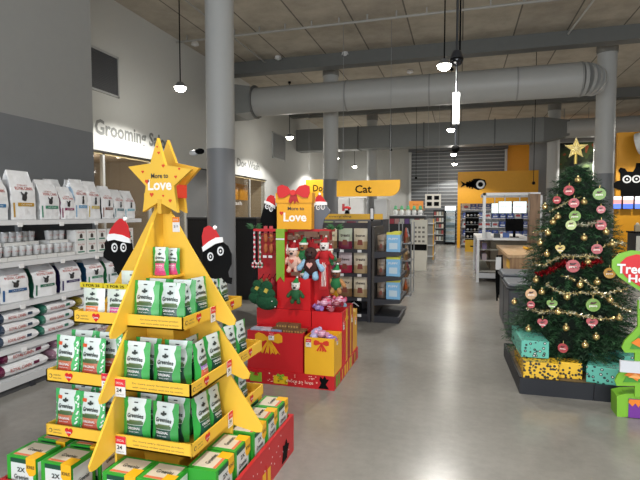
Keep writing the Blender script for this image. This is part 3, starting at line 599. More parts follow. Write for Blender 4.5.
for ti, (s_, z0) in enumerate(((.335, 1.029), (.43, .731), (.435, .441))):
    n = nmz[ti]
    # front-right quadrant, facing -y
    xs_ = (.08, .232) if ti == 0 else ((.085, .262) if ti == 1 else (.085, .25))
    for i, x in enumerate(xs_):
        putp((Korig, Kor2)[i % 2], x, -s_+.055, z0, random.uniform(-.05, .08), 'green and white treat pouch at the front of the %s tray, %s of two' % (n, ('left', 'right')[i]))
        putp(Kor2, x+.015, -s_+.13, z0, random.uniform(-.08, .08), 'green treat pouch behind the %s front pouch of the %s tray' % (('left', 'right')[i], n), sc=(1, 1, 1.03))
    # front-right quadrant's aisle side, facing +x
    ys = [(-s_+.20, 0), (-s_+.33, 1)] if ti else [(-s_+.19, 0)]
    if ti == 0: ys = [(-.08, 0), (-.20, 1)]
    for j, (y, q) in enumerate(ys):
        Kx = Kpurp if (ti == 1 and j == 0) else (Kor2 if j else Korig)
        putp(Kx, s_-.055, y, z0, BA+random.uniform(-.15, .1), 'treat pouch turned to the aisle on the %s tray, %s the yellow fin' % (n, 'beside' if q or ti == 0 else 'one away from'), tilt=-.08)
    if ti: putp(Kor2, s_-.135, -s_+.25, z0, BA, 'treat pouch in the back row facing the aisle on the %s tray' % n)
    # right-rear quadrant, facing +x
    for j, y in enumerate((.09, .23) if ti else (.08, .19)):
        putp((Korig, Kor2)[j], s_-.055, y, z0, BA+random.uniform(-.1, .1), 'treat pouch beyond the right fin on the %s tray, %s one' % (n, ('nearer', 'farther')[j]))
        if ti: putp(Kor2, s_-.13, y+.02, z0, BA, 'inner row pouch beyond the right fin on the %s tray, %s one' % (n, ('nearer', 'farther')[j]))
    # left-front quadrant
    xl = (-.25, -.095) if ti == 0 else (-.345, -.185) if ti == 1 else (-.35, -.19)
    for j, x in enumerate(xl):
        putp((Kcat, Kcatp)[j] if ti == 0 else Kleaf, x, -s_+.055, z0, random.uniform(-.1, .1), ['white cat treat pouch with orange band left of the fin on the top tray', 'white cat treat pouch with pink band left of the fin on the top tray'][j] if ti == 0 else 'leaf patterned treat pouch left of the fin on the %s tray, %s of two' % (n, ('left', 'right')[j]))
        if ti: putp(Kleaf, x+.03, -s_+.14, z0, .1, 'leaf patterned pouch behind, left of the fin on the %s tray, %s of two' % (n, ('left', 'right')[j]), sc=(1, 1, 1.05))
putp(Ktall, .055, -.105, 1.262, .1, 'tall pink banded treat pouch on the small upper shelf under the star', 0, (1, 1, .95))
putp(Ktall, .095, -.055, 1.262, .3, 'pink banded treat pouch tucked right of the tall one on the upper shelf', 0, (.9, 1, .9))
putp(Kcat, -.09, -.16, 1.029, .1, 'white treat pouch beside the black dog cutout', 0, (1, 1, 1.4))
hg = MB()
for j in range(2): hg.box(-.325+.155*j, -.18+.155*j, -.292, -.28, 1.205, 1.232, M('#c9b51c', .5)).text('2 FOR 25', -.252+.155*j, 1.218, .11, .014, -.294, BLK, bold=.02)
hg.build('yellow_hanger_strip', st)
# treat cartons on the red base
def carton():
    t = thing('treat_carton', '', 'carton'); G = M('#2f9a2f', .4); wd, dp, h = .185, .16, .215
    b = MB().box(-wd/2, wd/2, -dp/2, dp/2, 0, h, G)
    b.box(-wd*.36, wd*.40, -dp/2-.001, -dp/2, .03, h*.88, M('#d2d8d4', .4)).box(-wd*.36, wd*.40, -dp/2-.002, -dp/2-.001, .03, .06, M('#12493a', .4)).box(-wd*.36, wd*.40, -dp/2-.003, -dp/2-.0, h*.86, h*.96, M('#174a34', .4))
    b.box(-wd*.36, wd*.42, -dp*.40, dp*.40, h, h+.001, M('#cfc4b0', .45)).box(-wd*.36, wd*.42, -dp*.40, -dp*.30, h+.0005, h+.0015, M('#d4714a', .45))
    b.box(wd/2, wd/2+.001, -dp*.42, dp*.36, .03, h*.9, M('#d2d8d4', .4)).box(wd/2+.001, wd/2+.002, -dp*.3, dp*.2, .05, .08, M('#3f5a34', .4)).box(-wd*.25, wd*.28, -dp/2-.002, -dp/2-.001, .065, .085, M('#3f5a34', .5))
    D = M('#27302c', .5)
    b.text('Greenies', .0, h*.52, wd*.5, .026, -dp/2-.0025, D, bold=.02).text('2X', 0, h*.70, .05, .024, -dp/2-.0025, D, bold=.03)
    b.text('Greenies', 0, 0, wd*.5, .028, 0, D, Matrix(((1, 0, 0, .01), (0, 0, 1, 0), (0, 0, 0, h+.0022), (0, 0, 0, 1))) , bold=.02)
    b.text('Greenies', 0, h*.55, dp*.45, .024, -wd/2-.0022, D, RZ(BA), bold=.02)
    b.build('carton_body', t)
    c = M('#e9b01c', .45)
    MB().prism([(wd*.18, h+.0015), (wd*.18, h*.70), (wd*.28, h*.58), (wd*.42, h*.60), (wd*.505, h*.66), (wd*.505, h+.0015)], -dp/2-.0035, -dp/2-.001, c).box(wd*.18, wd*.505, -dp/2-.0035, -dp*.1, h+.001, h+.0028, c).text('BONUS', wd*.34, h*.80, wd*.26, .018, -dp/2-.0045, D, bold=.02).build('yellow_sticker', t)
    return Kind(t)
Kc = carton(); Z0 = .152
def putc(x, y, rz, lab, z=Z0): Kc.put(W(x*.95, y*.95, z), rz, lab, 'treat cartons on the red base')
putc(-.50, -.50, .0, 'green treat carton at the front left corner of the red base'); putc(-.27, -.50, 0, 'green treat carton beside the corner one, left of the lower fin')
putc(-.50, -.30, 0, 'green treat carton behind the front left corner carton'); putc(-.27, -.30, .05, 'green treat carton in the second row left of the lower fin')
putc(.12, -.50, 0, 'green treat carton at the front of the red base, right of the lower fin'); putc(.32, -.50, 0, 'green treat carton second right of the lower fin at the base front')
putc(.49, -.33, BA, 'green treat carton facing the aisle nearest the base corner'); putc(.49, -.12, BA, 'green treat carton facing the aisle just before the right fin')
putc(.50, .10, BA, 'green treat carton facing the aisle just beyond the right fin'); putc(.50, .30, BA+.05, 'green treat carton facing the aisle, second beyond the right fin'); putc(.50, .50, BA, 'green treat carton at the far aisle corner of the red base')
putc(.30, .50, BA, 'green treat carton behind the far corner carton')

# ------------------------------------------------------------------ gift display
def bow(mb, cx, cz, s, y, m, T=None):
    L = [(0, 0), (.25, .22), (.55, .30), (.72, .18), (.72, -.12), (.5, -.2), (.25, -.12)]
    for sg in (-1, 1): mb.prism([(cx+sg*a*s, cz+b*s) for a, b in L], y-.004, y, m, T)
    for a0, a1 in ((-.62, -.35), (-.22, .0), (.12, .34), (.42, .66)): mb.prism([(cx, cz), (cx+.06*s, cz), (cx+a1*s*.9, cz-.75*s), (cx+(a0+a1)/2*s*.9, cz-.66*s), (cx+a0*s*.9, cz-.78*s)], y-.003, y, m, T)
    mb.prism([(cx+.13*s*math.cos(i*PI/5), cz+.13*s*math.sin(i*PI/5)) for i in range(10)], y-.007, y, m, T)
def bin_(name, lab, x0, x1, y0, y1, z0, z1, m, inner=.1, fill=.05):
    t = thing(name, lab, 'display bin', ((x0+x1)/2, (y0+y1)/2, z0)); hx, hy, h = (x1-x0)/2, (y1-y0)/2, z1-z0; k = .008
    b = MB().box(-hx, hx, -hy, -hy+k, 0, h, m).box(-hx, hx, hy-k, hy, 0, h, m).box(-hx, -hx+k, -hy+k, hy-k, 0, h, m).box(hx-k, hx, -hy+k, hy-k, 0, h, m).box(-hx+k, hx-k, -hy+k, hy-k, h-inner-.01, h-inner, m)
    b.build('bin_walls', t); return t, hx, hy, h
g = thing('gift_plinth', 'low red printed plinth under the Christmas gift display', 'plinth', (-1.52, 4.675, 0))
MB().box(-.45, .45, -.525, .525, 0, .13, RED).build('plinth_body', g)
p = MB()
for x, wd, hh, c, rc in ((-.38, .12, .09, '#7fae2b', '#b8171f'), (-.14, .14, .075, '#d9b514', '#7fae2b')):
    p.box(x, x+wd, -.527, -.525, .015, .015+hh, M(c, .5)); bow(p, x+wd/2, .02+hh, .05, -.527, M(rc, .5))
p.prism([(.30, .01), (.40, .01), (.37, .05), (.40, .10), (.375, .10), (.36, .13), (.34, .10), (.32, .12), (.31, .09), (.325, .06)], -.528, -.525, BLK)
for i in range(40): x = random.uniform(-.2, .3); z = random.uniform(.02, .11); p.box(x, x+.012, -.527, -.525, z, z+.006, M('#e6b8a8', .5))
p.text('more to love', .12, .055, .26, .03, -.529, M('#e8c8b8', .5))
T = TR(.45, 0, 0) @ RZ(BA)
for x, wd, hh, c, rc in ((-.46, .14, .11, '#5f9a2b', '#b8171f'), (-.28, .12, .10, '#b8171f', '#d9b514'), (-.12, .14, .1, '#d9a514', '#b8171f'), (.08, .13, .11, '#c48a2a', '#7fae2b'), (.28, .15, .1, '#8a1a1a', '#d9b514')):
    p.box(x, x+wd, -.002, 0, .01, .01+hh, M(c, .5), T).box(x+wd*.4, x+wd*.55, -.003, 0, .01, .01+hh, M(rc, .5), T)
p.build('printed_gifts', g)
bA, hx, hy, h = bin_('gift_bin', 'red cardboard bin printed with a yellow bow at the front left of the gift display', -1.93, -1.375, 4.16, 4.46, .131, .50, RED, .03)
b = MB(); bow(b, -.06, h-.07, .19, -hy, M('#dba018', .5)); b.build('printed_bow', bA); ticket(bA, -.03, h-.04, TR(0, -hy-.006, 0), h=.075, w_=.055)
bB, hx, hy, h = bin_('gift_bin', 'yellow cardboard bin printed with a red bow at the front right of the gift display', -1.355, -1.075, 4.155, 4.45, .131, .475, M('#dfa81c', .5), .05)
b = MB(); bow(b, .02, h-.05, .10, -hy, M('#c8321c', .5)); b.build('printed_bow', bB); ticket(bB, -.10, h-.05, TR(0, -hy-.006, 0), h=.075, w_=.05)
Tt = TR(hx, 0, 0) @ RZ(BA); q = ticket(bB, -.03, h-.05, Tt, h=.06, w_=.04)
o = MB().box(-1.965, -1.39, 4.47, 5.18, .131, .655, RED).box(-1.965, -1.39, 4.466, 4.47, .50, .655, REDB).build('gift_block'); tag(o, 'plain red cardboard block behind the yellow bow bin', 'display block')
bD, hx, hy, h = bin_('gift_bin', 'tall red bin full of pink candy toys behind the yellow bin', -1.38, -1.075, 4.46, 4.72, .131, .655, REDB, .06)
T = TR(hx, 0, 0) @ RZ(BA)
b = MB().box(.04, .1, -.002, 0, 0, h, M('#c9941c', .5), T); bow(b, .06, h-.1, .08, -.002, M('#c9941c', .5), T); b.build('printed_ribbon', bD); ticket(bD, -.06, h-.14, T, h=.08, w_=.045)
bE, hx, hy, h = bin_('gift_bin', 'narrow red bin with gold ribbon print on the aisle side of the gift display', -1.38, -1.075, 4.73, 4.95, .131, .66, M('#9c1a20', .5), .05)
T = TR(hx, 0, 0) @ RZ(BA); b = MB().box(-.02, .03, -.002, 0, 0, h, M('#c9941c', .5), T); b.build('printed_ribbon', bE); ticket(bE, .06, h-.15, T, h=.08, w_=.045)
bF, hx, hy, h = bin_('gift_bin', 'yellow bin at the rear aisle corner of the gift display', -1.38, -1.08, 4.96, 5.19, .131, .56, M('#cf9a2a', .5), .05)
T = TR(hx, 0, 0) @ RZ(BA); ticket(bF, .03, h-.12, T, h=.08, w_=.045)
# contents
for i in range(2):
    for j in range(3):
        t_ = MB().box(-.055, .055, -.04, .04, 0, .045, M('#6e5034', .5)); 
        for k in range(4): t_.cyl((-.04+k*.027, -.041, .024), (-.04+k*.027, -.03, .024), .009, .009, M('#b08a50', .4), 8)
        if i == 0 or j < 2: tag(t_.build('treat_box', None, (-1.66+j*.115+(.05 if i else 0), 4.27, .471+i*.047), 0), 'brown treat box, %s of the %s row in the red bow bin' % (ordn[j], ('lower', 'upper')[i]), 'box', 'brown treat boxes')
for i in range(3):
    tag(MB().box(-.05, .05, -.05, .05, 0, .035, M(('#a9b6c9', '#c9c4d2', '#8a9ac0')[i], .3)).text('SHIP', 0, .018, .05, .014, -.051, M('#3a4a8a', .5)).build('foil_pack', None, (-1.87+i*.105-.0, 4.26, .471), .05*i), '%s silver blue pack lying in the red bow bin' % ('left', 'middle', 'right')[i], 'pack', 'foil packs in the bin')
def candy(c, r):
    mb = MB().ball((0, 0, r*.8), r, M(c, .35), (1, 1, .8), 12)
    for s in (-1, 1): mb.cyl((s*r*.9, 0, r*.8), (s*r*1.7, 0, r*.9), r*.2, r*.65, M(c, .35), 8)
    for k in range(3): mb.lathe([(r*1.005*math.cos(-.6+k*.6), r*.8+.8*r*math.sin(-.6+k*.6)), (r*1.02*math.cos(-.5+k*.6), r*.8+.82*r*math.sin(-.5+k*.6))], M('#e8d8e4', .4), n=12)
    return mb
cnm = {'#c24a68': 'pink', '#b0263a': 'red', '#8a6ab0': 'purple', '#8a1f34': 'dark red', '#a8a0c8': 'lilac', '#c88aa8': 'pale pink'}
cl = list(cnm)
for i in range(5):
    c = ('#a8a0c8', '#c88aa8', '#8a6ab0', '#a8a0c8', '#c88aa8')[i]
    tag(candy(c, .042).build('candy_toy', None, (-1.29+.075*(i % 3), 4.24+.09*(i//3), .428+.03*(i % 2)), random.uniform(0, 3)), '%s wrapped candy toy in the yellow bow bin, %s from the front left' % (cnm[c], ordn[i]), 'toy', 'candy toys in the yellow bin')
for i in range(12):
    c = ('#c24a68', '#b0263a', '#8a1f34', '#c88aa8')[(i*7+i//3) % 4] if i else '#8a6ab0'
    tag(candy(c, .04).build('candy_toy', None, (-1.33+.063*(i % 4), 4.51+.065*(i//4), .650+.05*((i*3) % 2)+.012*(i//4)), random.uniform(0, 3)), '%s candy toy heaped in the tall red bin, %s of row %s' % (cnm[c], ordn[i % 4], ('front', 'middle', 'back')[i//4]), 'toy', 'candy toys in the tall red bin')
for i in range(5):
    c = ('#7aa0b0', '#9ab8c0', '#b0c0c8', '#6f96a8', '#a8b8b0')[i]
    tag(candy(c, .036).build('candy_toy', None, (-1.33+.06*(i % 4), 4.80+.08*(i//4), .64), random.uniform(0, 3)), 'pale blue candy toy in the narrow red bin, %s from the left' % ordn[i], 'toy', 'blue toys in the narrow bin')
for i in range(4):
    tag(candy('#c8b06a', .036).build('candy_toy', None, (-1.31+.06*i, 5.05+.02*(i % 2), .535), random.uniform(0, 3)), 'tan candy toy in the rear yellow bin, %s from the left' % ordn[i], 'toy', 'tan toys in the rear bin')
# hanging tower
GX, GY = -1.48, 4.62
tw = thing('toy_tower', 'tall red cardboard tower hung with Christmas dog toys', 'display stand', (GX, GY, .627))
MB().box(-.28, .23, -.0, .12, 0.03, .80, REDB).box(-.27, .08, -.14, -.0, 0.03, .34, REDB).build('tower_body', tw)
MB().box(-.58, -.28, .10, .14, 0.03, .80, RED).build('side_wing', tw)
MB().box(-.56, .26, -.06, .14, .80, .825, RED).build('top_shelf', tw)
gr = MB()
gr.prism([(-.275, .828), (-.185, .828), (-.185, .50), (-.19, .30), (-.23, .355), (-.275, .30)], -.15, -.143, M('#7da82c', .5)).box(-.276, -.184, -.152, -.05, .80, .828, M('#7da82c', .5)).box(-.276, -.184, -.154, -.15, .72, .735, WHT).build('green_ribbon', tw)
MB().box(-.27, -.19, -.145, -.0, .34, .80, REDB).build('ribbon_backing', tw)
for i, (x, z) in enumerate(((-.10, .74), (.0, .75), (.10, .74), (.18, .72), (.0, .55), (-.46, .75), (-.36, .74))):
    MB().cyl((x, 0 if x > -.28 else .1, z), (x, -.13, z), .004, .004, STEEL, 6).build('hook', tw)
# sign box on the tower
bx = thing('gift_sign_box', 'yellow More to Love gift box sign with a red bow on the toy tower', 'sign', (GX, GY-.06, 1.453))
ys = GY-.06-.06
a = at(277, 231, y=ys); b_ = at(311.5, 186, y=ys)
X0, X1 = a.x-GX, b_.x-GX; sgn = MB().box(X0, X1, -.06, .03, 0, .26, M('#e09f1a', .5)).build('sign_box', bx)
MB().box(X0-.01, X1+.01, -.07, .035, .26, .36, M('#dd9a18', .5)).build('box_lid', bx)
b = MB().text('More to', (X0+X1)/2+.02, .205, .17, .035, -.063, PRTXT, bold=.02).text('Love', (X0+X1)/2+.01, .12, .24, .09, -.063, M('#f2ebe0', .5), bold=.03)
hk = [((X0+.05)+p_[0]*.045, .155+p_[1]*.045) for p_ in HEART]; b.prism(hk, -.063, -.061, M('#c8321c', .5)); b.build('lettering', sgn)
b = MB(); cxb = (X0+X1)/2
for sg in (-1, 1): b.prism([(cxb+sg*x, .37+z) for x, z in ((0, -.02), (.06, .05), (.12, .07), (.165, .05), (.17, -.01), (.15, -.06), (.1, -.06), (.05, -.03))], -.085, -.07, M('#c41a1c', .45))
b.prism([(cxb-.02, .37), (cxb+.02, .37), (cxb+.055, .26), (cxb+.03, .28), (cxb+.012, .25), (cxb-.0, .29), (cxb-.03, .25), (cxb-.05, .275)], -.083, -.071, M('#a8161a', .45)).cyl((cxb, -.095, .36), (cxb, -.07, .36), .028, .028, M('#d42a26', .45), 14)
b.build('red_bow', bx)
# cutouts on top of the tower
yk = GY+.02
ct = thing('cat_cutout', 'black cat cutout in a santa hat left of the More to Love box', 'cutout', (GX-.3, yk, 1.453))
ox, oy = GX-.3, yk
def cut2(px, m, t, ox, oy, y):
    P_ = [(x-ox, z-1.453) for x, z in polyy(px, y)]; return MB().prism(P_, -.006, .004, m).build('animal_cutout', t)
c = cut2([(261, 233), (260.5, 220), (263, 210), (264.5, 204), (268, 202), (274, 204), (277, 207), (277, 233)], BLK, ct, ox, oy, yk)
def shift(o): o.location.z = -1.453
shift(eyes(ct, ((267.3, 206.5, 2.2, .5), (271.3, 209, 2.2, .5)), yk, ox, oy)); shift(hat(ct, [(266, 202), (268, 197), (271, 195), (275, 196), (276, 206)], [(264.5, 203), (265, 200.5), (270, 202), (276, 206), (275.5, 209), (270, 205)], (276, 197, .012), yk, ox, oy))
gt = thing('dog_cutout', 'grey dog cutout in a santa hat right of the More to Love box', 'cutout', (GX+.3, yk, 1.453)); ox = GX+.3
c = cut2([(313.5, 229), (313.5, 208), (317, 204), (324, 203.5), (327, 207), (331, 211), (328, 215), (325, 218), (323, 224), (322, 231)], M('#5a5f68', .5), gt, ox, oy, yk)
shift(eyes(gt, ((318.3, 207.3, 2.3, .5), (323, 207, 2.3, .5)), yk, ox, oy)); shift(hat(gt, [(314.5, 204), (316, 198), (319.5, 194), (323, 197), (327, 203)], [(314, 205), (314.5, 202), (320, 201.5), (327, 202), (327.5, 205)], (320, 194, .014), yk, ox, oy))
# plush toys
def plush(name, lab, x, y, z, h, body, head='#d8cfc8', hatc=None, limbs=None, belly=None, rz=0, group='hanging Christmas dog toys'):
    h *= 1.25; t = thing(name, lab, 'toy', (x, y, z-.03), rz, group); k = h; B = M(body, .85, var=.15, scale=40); Hd = M(head, .85, var=.12, scale=40); Lm = M(limbs or body, .85)
    MB().ball((0, 0, .34*k), .2*k, B, (1, .7, 1.25), 14).build('body', t)
    hd = MB().ball((0, -.02*k, .66*k), .17*k, Hd, (1, .85, .95), 14).ball((0, -.17*k, .63*k), .055*k, M('#2a2222', .6), (1.2, .7, .8), 8).ball((-.06*k, -.15*k, .70*k), .022*k, BLK, n=6).ball((.06*k, -.15*k, .70*k), .022*k, BLK, n=6).build('head', t)
    for s in (-1, 1): MB().cyl((s*.15*k, 0, .48*k), (s*.3*k, -.05*k, .28*k), .065*k, .075*k, Lm, 10).ball((s*.3*k, -.05*k, .28*k), .08*k, Lm, n=8).build('arm', t)
    for s in (-1, 1): MB().cyl((s*.09*k, 0, .2*k), (s*.13*k, -.05*k, .06*k), .075*k, .08*k, Lm, 10).ball((s*.13*k, -.06*k, .06*k), .09*k, Lm, n=8).build('leg', t)
    if hatc: MB().cyl((0, 0, .76*k), (.06*k, 0, 1.02*k), .15*k, .03*k, M(hatc, .8), 12).cyl((0, 0, .74*k), (0, 0, .81*k), .17*k, .17*k, M('#e4e0dc', .9), 14).ball((.06*k, 0, 1.02*k), .045*k, M('#e4e0dc', .9), n=8).build('hat', t)
    if belly: MB().prism([(a*.16*k, .36*k+b*.16*k) for a, b in HEART], -.17*k, -.13*k, M(belly, .8)).build('belly_heart', t)
    MB().cyl((0, .01, .95*k), (0, .01, 1.12*k), .004, .004, BLK, 5).box(-.18*k, .18*k, -.01, .0, 1.08*k, 1.22*k, M('#6a4a3a', .6)).build('hang_card', t)
    return t
yp = GY-.085
plush('teddy_toy', 'pale pink teddy toy with red santa hat and heart, hung beside the green ribbon', at(293, 268, y=yp).x, yp, at(293, 269, y=yp).z, .24, '#d9b0a0', '#dcb8a8', '#9a1820', belly='#cf5a4a')
plush('elf_toy', 'green elf toy with white trimmed hat hung high on the toy tower', at(303, 262, y=yp).x, yp+.02, at(303, 262, y=yp).z, .22, '#1f6a3a', '#9a6a4a', '#1f8a4a', limbs='#b08858')
plush('reindeer_toy', 'dark brown reindeer toy with heart and pale blue legs on the toy tower', at(311.5, 276, y=yp).x, yp-.01, at(311.5, 276, y=yp).z, .31, '#3a1a18', '#3a1f1c', None, limbs='#8fb4cf', belly='#e0a8a0')
lg = plush('santa_toy', 'long red santa toy with white beard on the right of the toy tower', at(324.5, 285, y=yp).x, yp+.0, at(324.5, 262, y=yp).z, .22, '#a8141c', '#e4dcd8', '#a8141c')
MB().box(-.045, .045, -.03, .03, -.24, .06, M('#a8141c', .8)).text('XMAS', 0, -.09, .05, .24, -.032, M('#e4dcd8', .8), bold=.02).build('scarf', lg)
plush('elf_plush', 'brown and green elf toy hanging at the tower right edge', at(336, 290, y=yp+.1).x, yp+.1, at(336, 290, y=yp+.1).z, .23, '#1f6a3a', '#6a3f2a', '#1f7a44', limbs='#a8784a')
plush('gnome_toy', 'white bearded toy with green hat and green legs low on the tower front', at(296, 302, y=yp-.12).x, GY-.21, at(296, 300, y=yp-.12).z, .20, '#1f5a34', '#e4ded8', '#1f7a3c', limbs='#27522c')
for i, (u, lab) in enumerate(((254.5, 'left'), (260, 'right'))):
    p_ = at(u+1, 232, y=GY-.0); mb = MB(); c1, c2 = (('#c23a4a', '#d8d0d0'), ('#3f7a5a', '#d8c8c8'))[i]
    for k in range(14): mb.cyl((.004*math.sin(k*2), 0, -.025*k), (.004*math.sin(k*2+2), 0, -.025*(k+1)), .011, .011, M((c1, c2)[k % 2], .8), 8)
    for k in range(8): a_ = k*PI/4; mb.ball((.025*math.cos(a_), 0, -.375+.025*math.sin(a_)), .013, M((c1, c2)[k % 2], .8), n=7)
    t = thing('rope_toy', '%s striped candy rope toy hanging on the tower side wing' % lab, 'toy', (p_.x, GY-.03, 1.45), 0, 'hanging rope toys'); mb.build('rope', t); MB().cyl((0, 0, 0), (0, .1, .02), .003, .003, BLK, 5).build('loop', t)
for i, u in enumerate((265.5, 271)):
    p_ = at(u+1, 240, y=GY-.0); S_ = M('#a85a30', .7)
    t = thing('sausage_toy', '%s brown sausage string toy hanging on the tower side wing' % ('left', 'right')[i], 'toy', (p_.x, GY-.02, 1.42), 0, 'hanging sausage toys')
    for k in range(2): MB().ball((0, 0, -.06-.11*k), .024, S_, (1, 1, 2.2), 12).build('sausage', t)
    MB().box(-.02, .02, -.004, 0, -.02, .06, M('#b8444a', .6)).build('hang_card', t)
    MB().box(-.02, .02, -.03, -.027, -.265, -.24, WHT).cyl((0, -.03, -.25), (0, .1, -.25), .003, .003, STEEL, 5).build('price_peg', t)
for i, (u, v, c, hc_, lab) in enumerate(((286, 262, '#8a1a22', '#e0d8d0', 'small red toy between the green ribbon and the teddy'), (318, 262, '#6a1a1c', None, 'dark red toy between the reindeer and the santa toy'), (303, 286, '#a01820', '#1f7a3c', 'red toy with green hat below the high elf'), (330, 262, '#27603a', '#9a1820', 'green toy with red hat at the tower upper right'))):
    p_ = at(u, v, y=GY-.06); plush('small_toy', lab, p_.x, GY-.06, p_.z, .16, c, '#cbb8a8', hc_)
for i, (u, v) in enumerate(((290, 236), (298, 235), (308, 236), (317, 235), (326, 236))):
    p_ = at(u, v, y=GY-.03); t = thing('header_card', 'printed toy header card hooked on the tower, %s from the left' % ordn[i], 'card', (p_.x, GY-.03, p_.z), 0, 'toy header cards'); MB().box(-.035, .035, -.012, -.008, -.04, .03, M(('#6a3a2a', '#8a5a3a', '#7a2a2a', '#5a3a2a', '#8a4a30')[i], .5)).build('card', t); MB().box(-.02, .02, -.014, -.012, -.02, .01, M('#b8a080', .5)).build('card_print', t)
for i, (u, c) in enumerate(((262, '#5a6a3a'), (268, '#7a5a3a'), (274, '#a8323a'))):
    p_ = at(u, 282, y=GY+.05); t = thing('chew_toy', 'small chew toy low on the tower side wing, %s from the left' % ordn[i], 'toy', (p_.x, GY+.02, p_.z), 0, 'chew toys on the side wing'); MB().ball((0, 0, 0), .03, M(c, .7), (1, .7, 1.5), 10).build('body', t); MB().cyl((0, 0, .04), (0, .08, .08), .003, .003, BLK, 5).build('loop', t)
for i, s_ in enumerate((-.56, .30)):
    t = thing('leaf_sprig', ['green leafy sprig lying at the left end of the tower top', 'green leafy sprig lying at the right end of the tower top'][i], 'sprig', (GX+s_, GY-.02, 1.455)); mb = MB()
    for k in range(12):
        a_ = k*.55; L_ = .10; d_ = Vector((math.cos(a_)*L_, math.sin(a_)*.04-.02, .03+.03*math.sin(k*2.1))); mb.add([(0, 0, .01), tuple(d_*.5+Vector((0, 0, .02))), tuple(d_), tuple(d_*.5-Vector((0, .012, .008)))], [(0, 1, 2, 3)], M('#2f5a34', .6))
    mb.build('leaves', t)
G1 = M('#0f4a2c', .9, var=.25, scale=60, bump=.4)
for i, (u, v, s) in enumerate(((256, 305, .24), (267, 310, .28))):
    p_ = at(u, v, y=GY-.20+.05*(1-i)); t = thing('tree_plush', ['smaller green plush Christmas tree toy behind on the left', 'green plush Christmas tree toy with yellow star patch in front of the red tower'][i], 'toy', (p_.x, GY-.20+.09*(1-i), p_.z), 0, 'plush tree toys')
    MB().ball((0, 0, s*.28), s*.42, G1, (1, .42, .66), 16).ball((0, 0, s*.58), s*.33, G1, (1, .42, .7), 16).ball((0, 0, s*.85), s*.22, G1, (1, .42, .9), 16).build('body', t)
    MB().prism([(x*.9, z) for x, z in [(-.02, s*.68), (.0, s*.80), (.035, s*.74), (.015, s*.62)]], -.12*s*1.2-.004, -.1*s, M('#c9b44a', .6)).ball((s*.25, -.15*s, s*.35), .007, WHT, n=6).ball((s*.35, -.1*s, s*.15), .007, WHT, n=6).build('patch', t)
    MB().cyl((0, 0, s*1.02), (0, .15, s*1.10), .003, .003, BLK, 5).build('loop', t)
t = thing('yellow_card_box', 'small yellow carton standing behind the candy toys', 'carton', (at(333, 300, y=4.86).x, 4.86, .70)); MB().box(-.05, .05, -.03, .03, -.03, .11, M('#d8b01c', .5)).build('carton_body', t); MB().text('TOYS', 0, .05, .06, .02, -.031, BLK).build('print', t)

# ------------------------------------------------------------------ gondola with treat bags and end cap
GYL = 7.0
gn = thing('gondola_shelving', 'dark shelving bay of dog treat bags behind the gift display', 'shelving', (0, 0, 0)); DK = M('#23252c', .5)
MB().box(-3.0, -1.30, GYL+.40, GYL+.44, 0, 1.47, M('#3a3438', .6)).build('back_panel', gn)
for z in (.12, .36, .72, 1.08): s = MB().box(-3.0, -1.30, GYL, GYL+.4, z-.03, z, DK).box(-3.0, -1.30, GYL-.012, GYL, z-.05, z, DK).build('shelf', gn); [MB().box(x, x+.06, GYL-.018, GYL-.012, z-.045, z-.005, WHT).build('price_ticket', s) for x in (-2.2, -1.95, -1.72, -1.45)]
MB().box(-3.0, -1.30, GYL+.02, GYL+.4, 0, .09, DK).build('kick_plate', gn)
MB().box(-1.30, -1.25, GYL-.02, GYL+.92, 0, 1.5, DK).build('end_panel', gn)
def small_bag(w_, h_, d_, c1, c2, txt, wcol='#3a2a20'):
    mb = MB(); nz = 8; A, B = M(c1, .35), M(c2, .4)
    def th(t): return d_/2*(.8+.2*min(1, t/.15))*(1-max(0, t-.4)/.6*.93)
    def fr(x, t, s=-1): return Vector((x*w_/2*(1-.03*math.sin(t*PI)), s*th(t)*max(0, 1-abs(x)**3), t*h_))
    X = [-1, -.6, 0, .6, 1]
    for s in (-1, 1):
        for k in range(nz):
            for i in range(4):
                q = [fr(X[i], k/nz, s), fr(X[i+1], k/nz, s), fr(X[i+1], (k+1)/nz, s), fr(X[i], (k+1)/nz, s)]; mb.add(q if s < 0 else q[::-1], [(0, 1, 2, 3)], B if (k in (0, 1, 2) and s < 0) else A, None, True)
    mb.text(txt, 0, 0, w_*.7, h_*.13, 0, M(wcol, .5), fn=lambda x, z: fr(x/(w_/2), (z+h_*.66)/h_)+Vector((0, -.004, 0)), bold=.03)
    q = [fr(a, b)+Vector((0, -.004, 0)) for a, b in ((-.4, .2), (.4, .2), (.3, .45), (-.3, .45))]; mb.add(q, [(0, 1, 2, 3)], M(('#7a3a2a', '#4a6a2a', '#3a2a22')[int(w_*1000) % 3], .5))
    return mb
rows_ = [('#9a9a94', '#7a1f4a', 'grey and magenta'), ('#8fa06a', '#6f2a4a', 'green and plum'), ('#c9b898', '#8a6a4a', 'cream')]
for r, z in enumerate((1.081, .721, .361)):
    for i in range(5):
        x = -1.42-i*.235
        c1, c2, nm = ('#c9bfa8', '#a8906a', 'cream') if i == 0 else [('#a8b09a', '#6f1f3a', 'green and plum'), ('#b8a8ac', '#a01f3a', 'pink and red'), ('#b8aa90', '#7a5a3a', 'tan')][r] if i == 1 else rows_[(i+r) % 3]
        h_ = (.31, .31, .32)[r]
        tag(small_bag(.21, h_, .09, c1, c2, ('bone', 'treats', 'chews', 'jerky')[(i+r) % 4]).build('treat_bag', None, (x, GYL+.07, z), random.uniform(-.06, .06)),
            '%s treat bag, %s from the dark end panel on its %s shelf' % (nm, ordn[i], ('top', 'middle', 'lower')[r]), 'bag', 'treat bags in the dark bay')
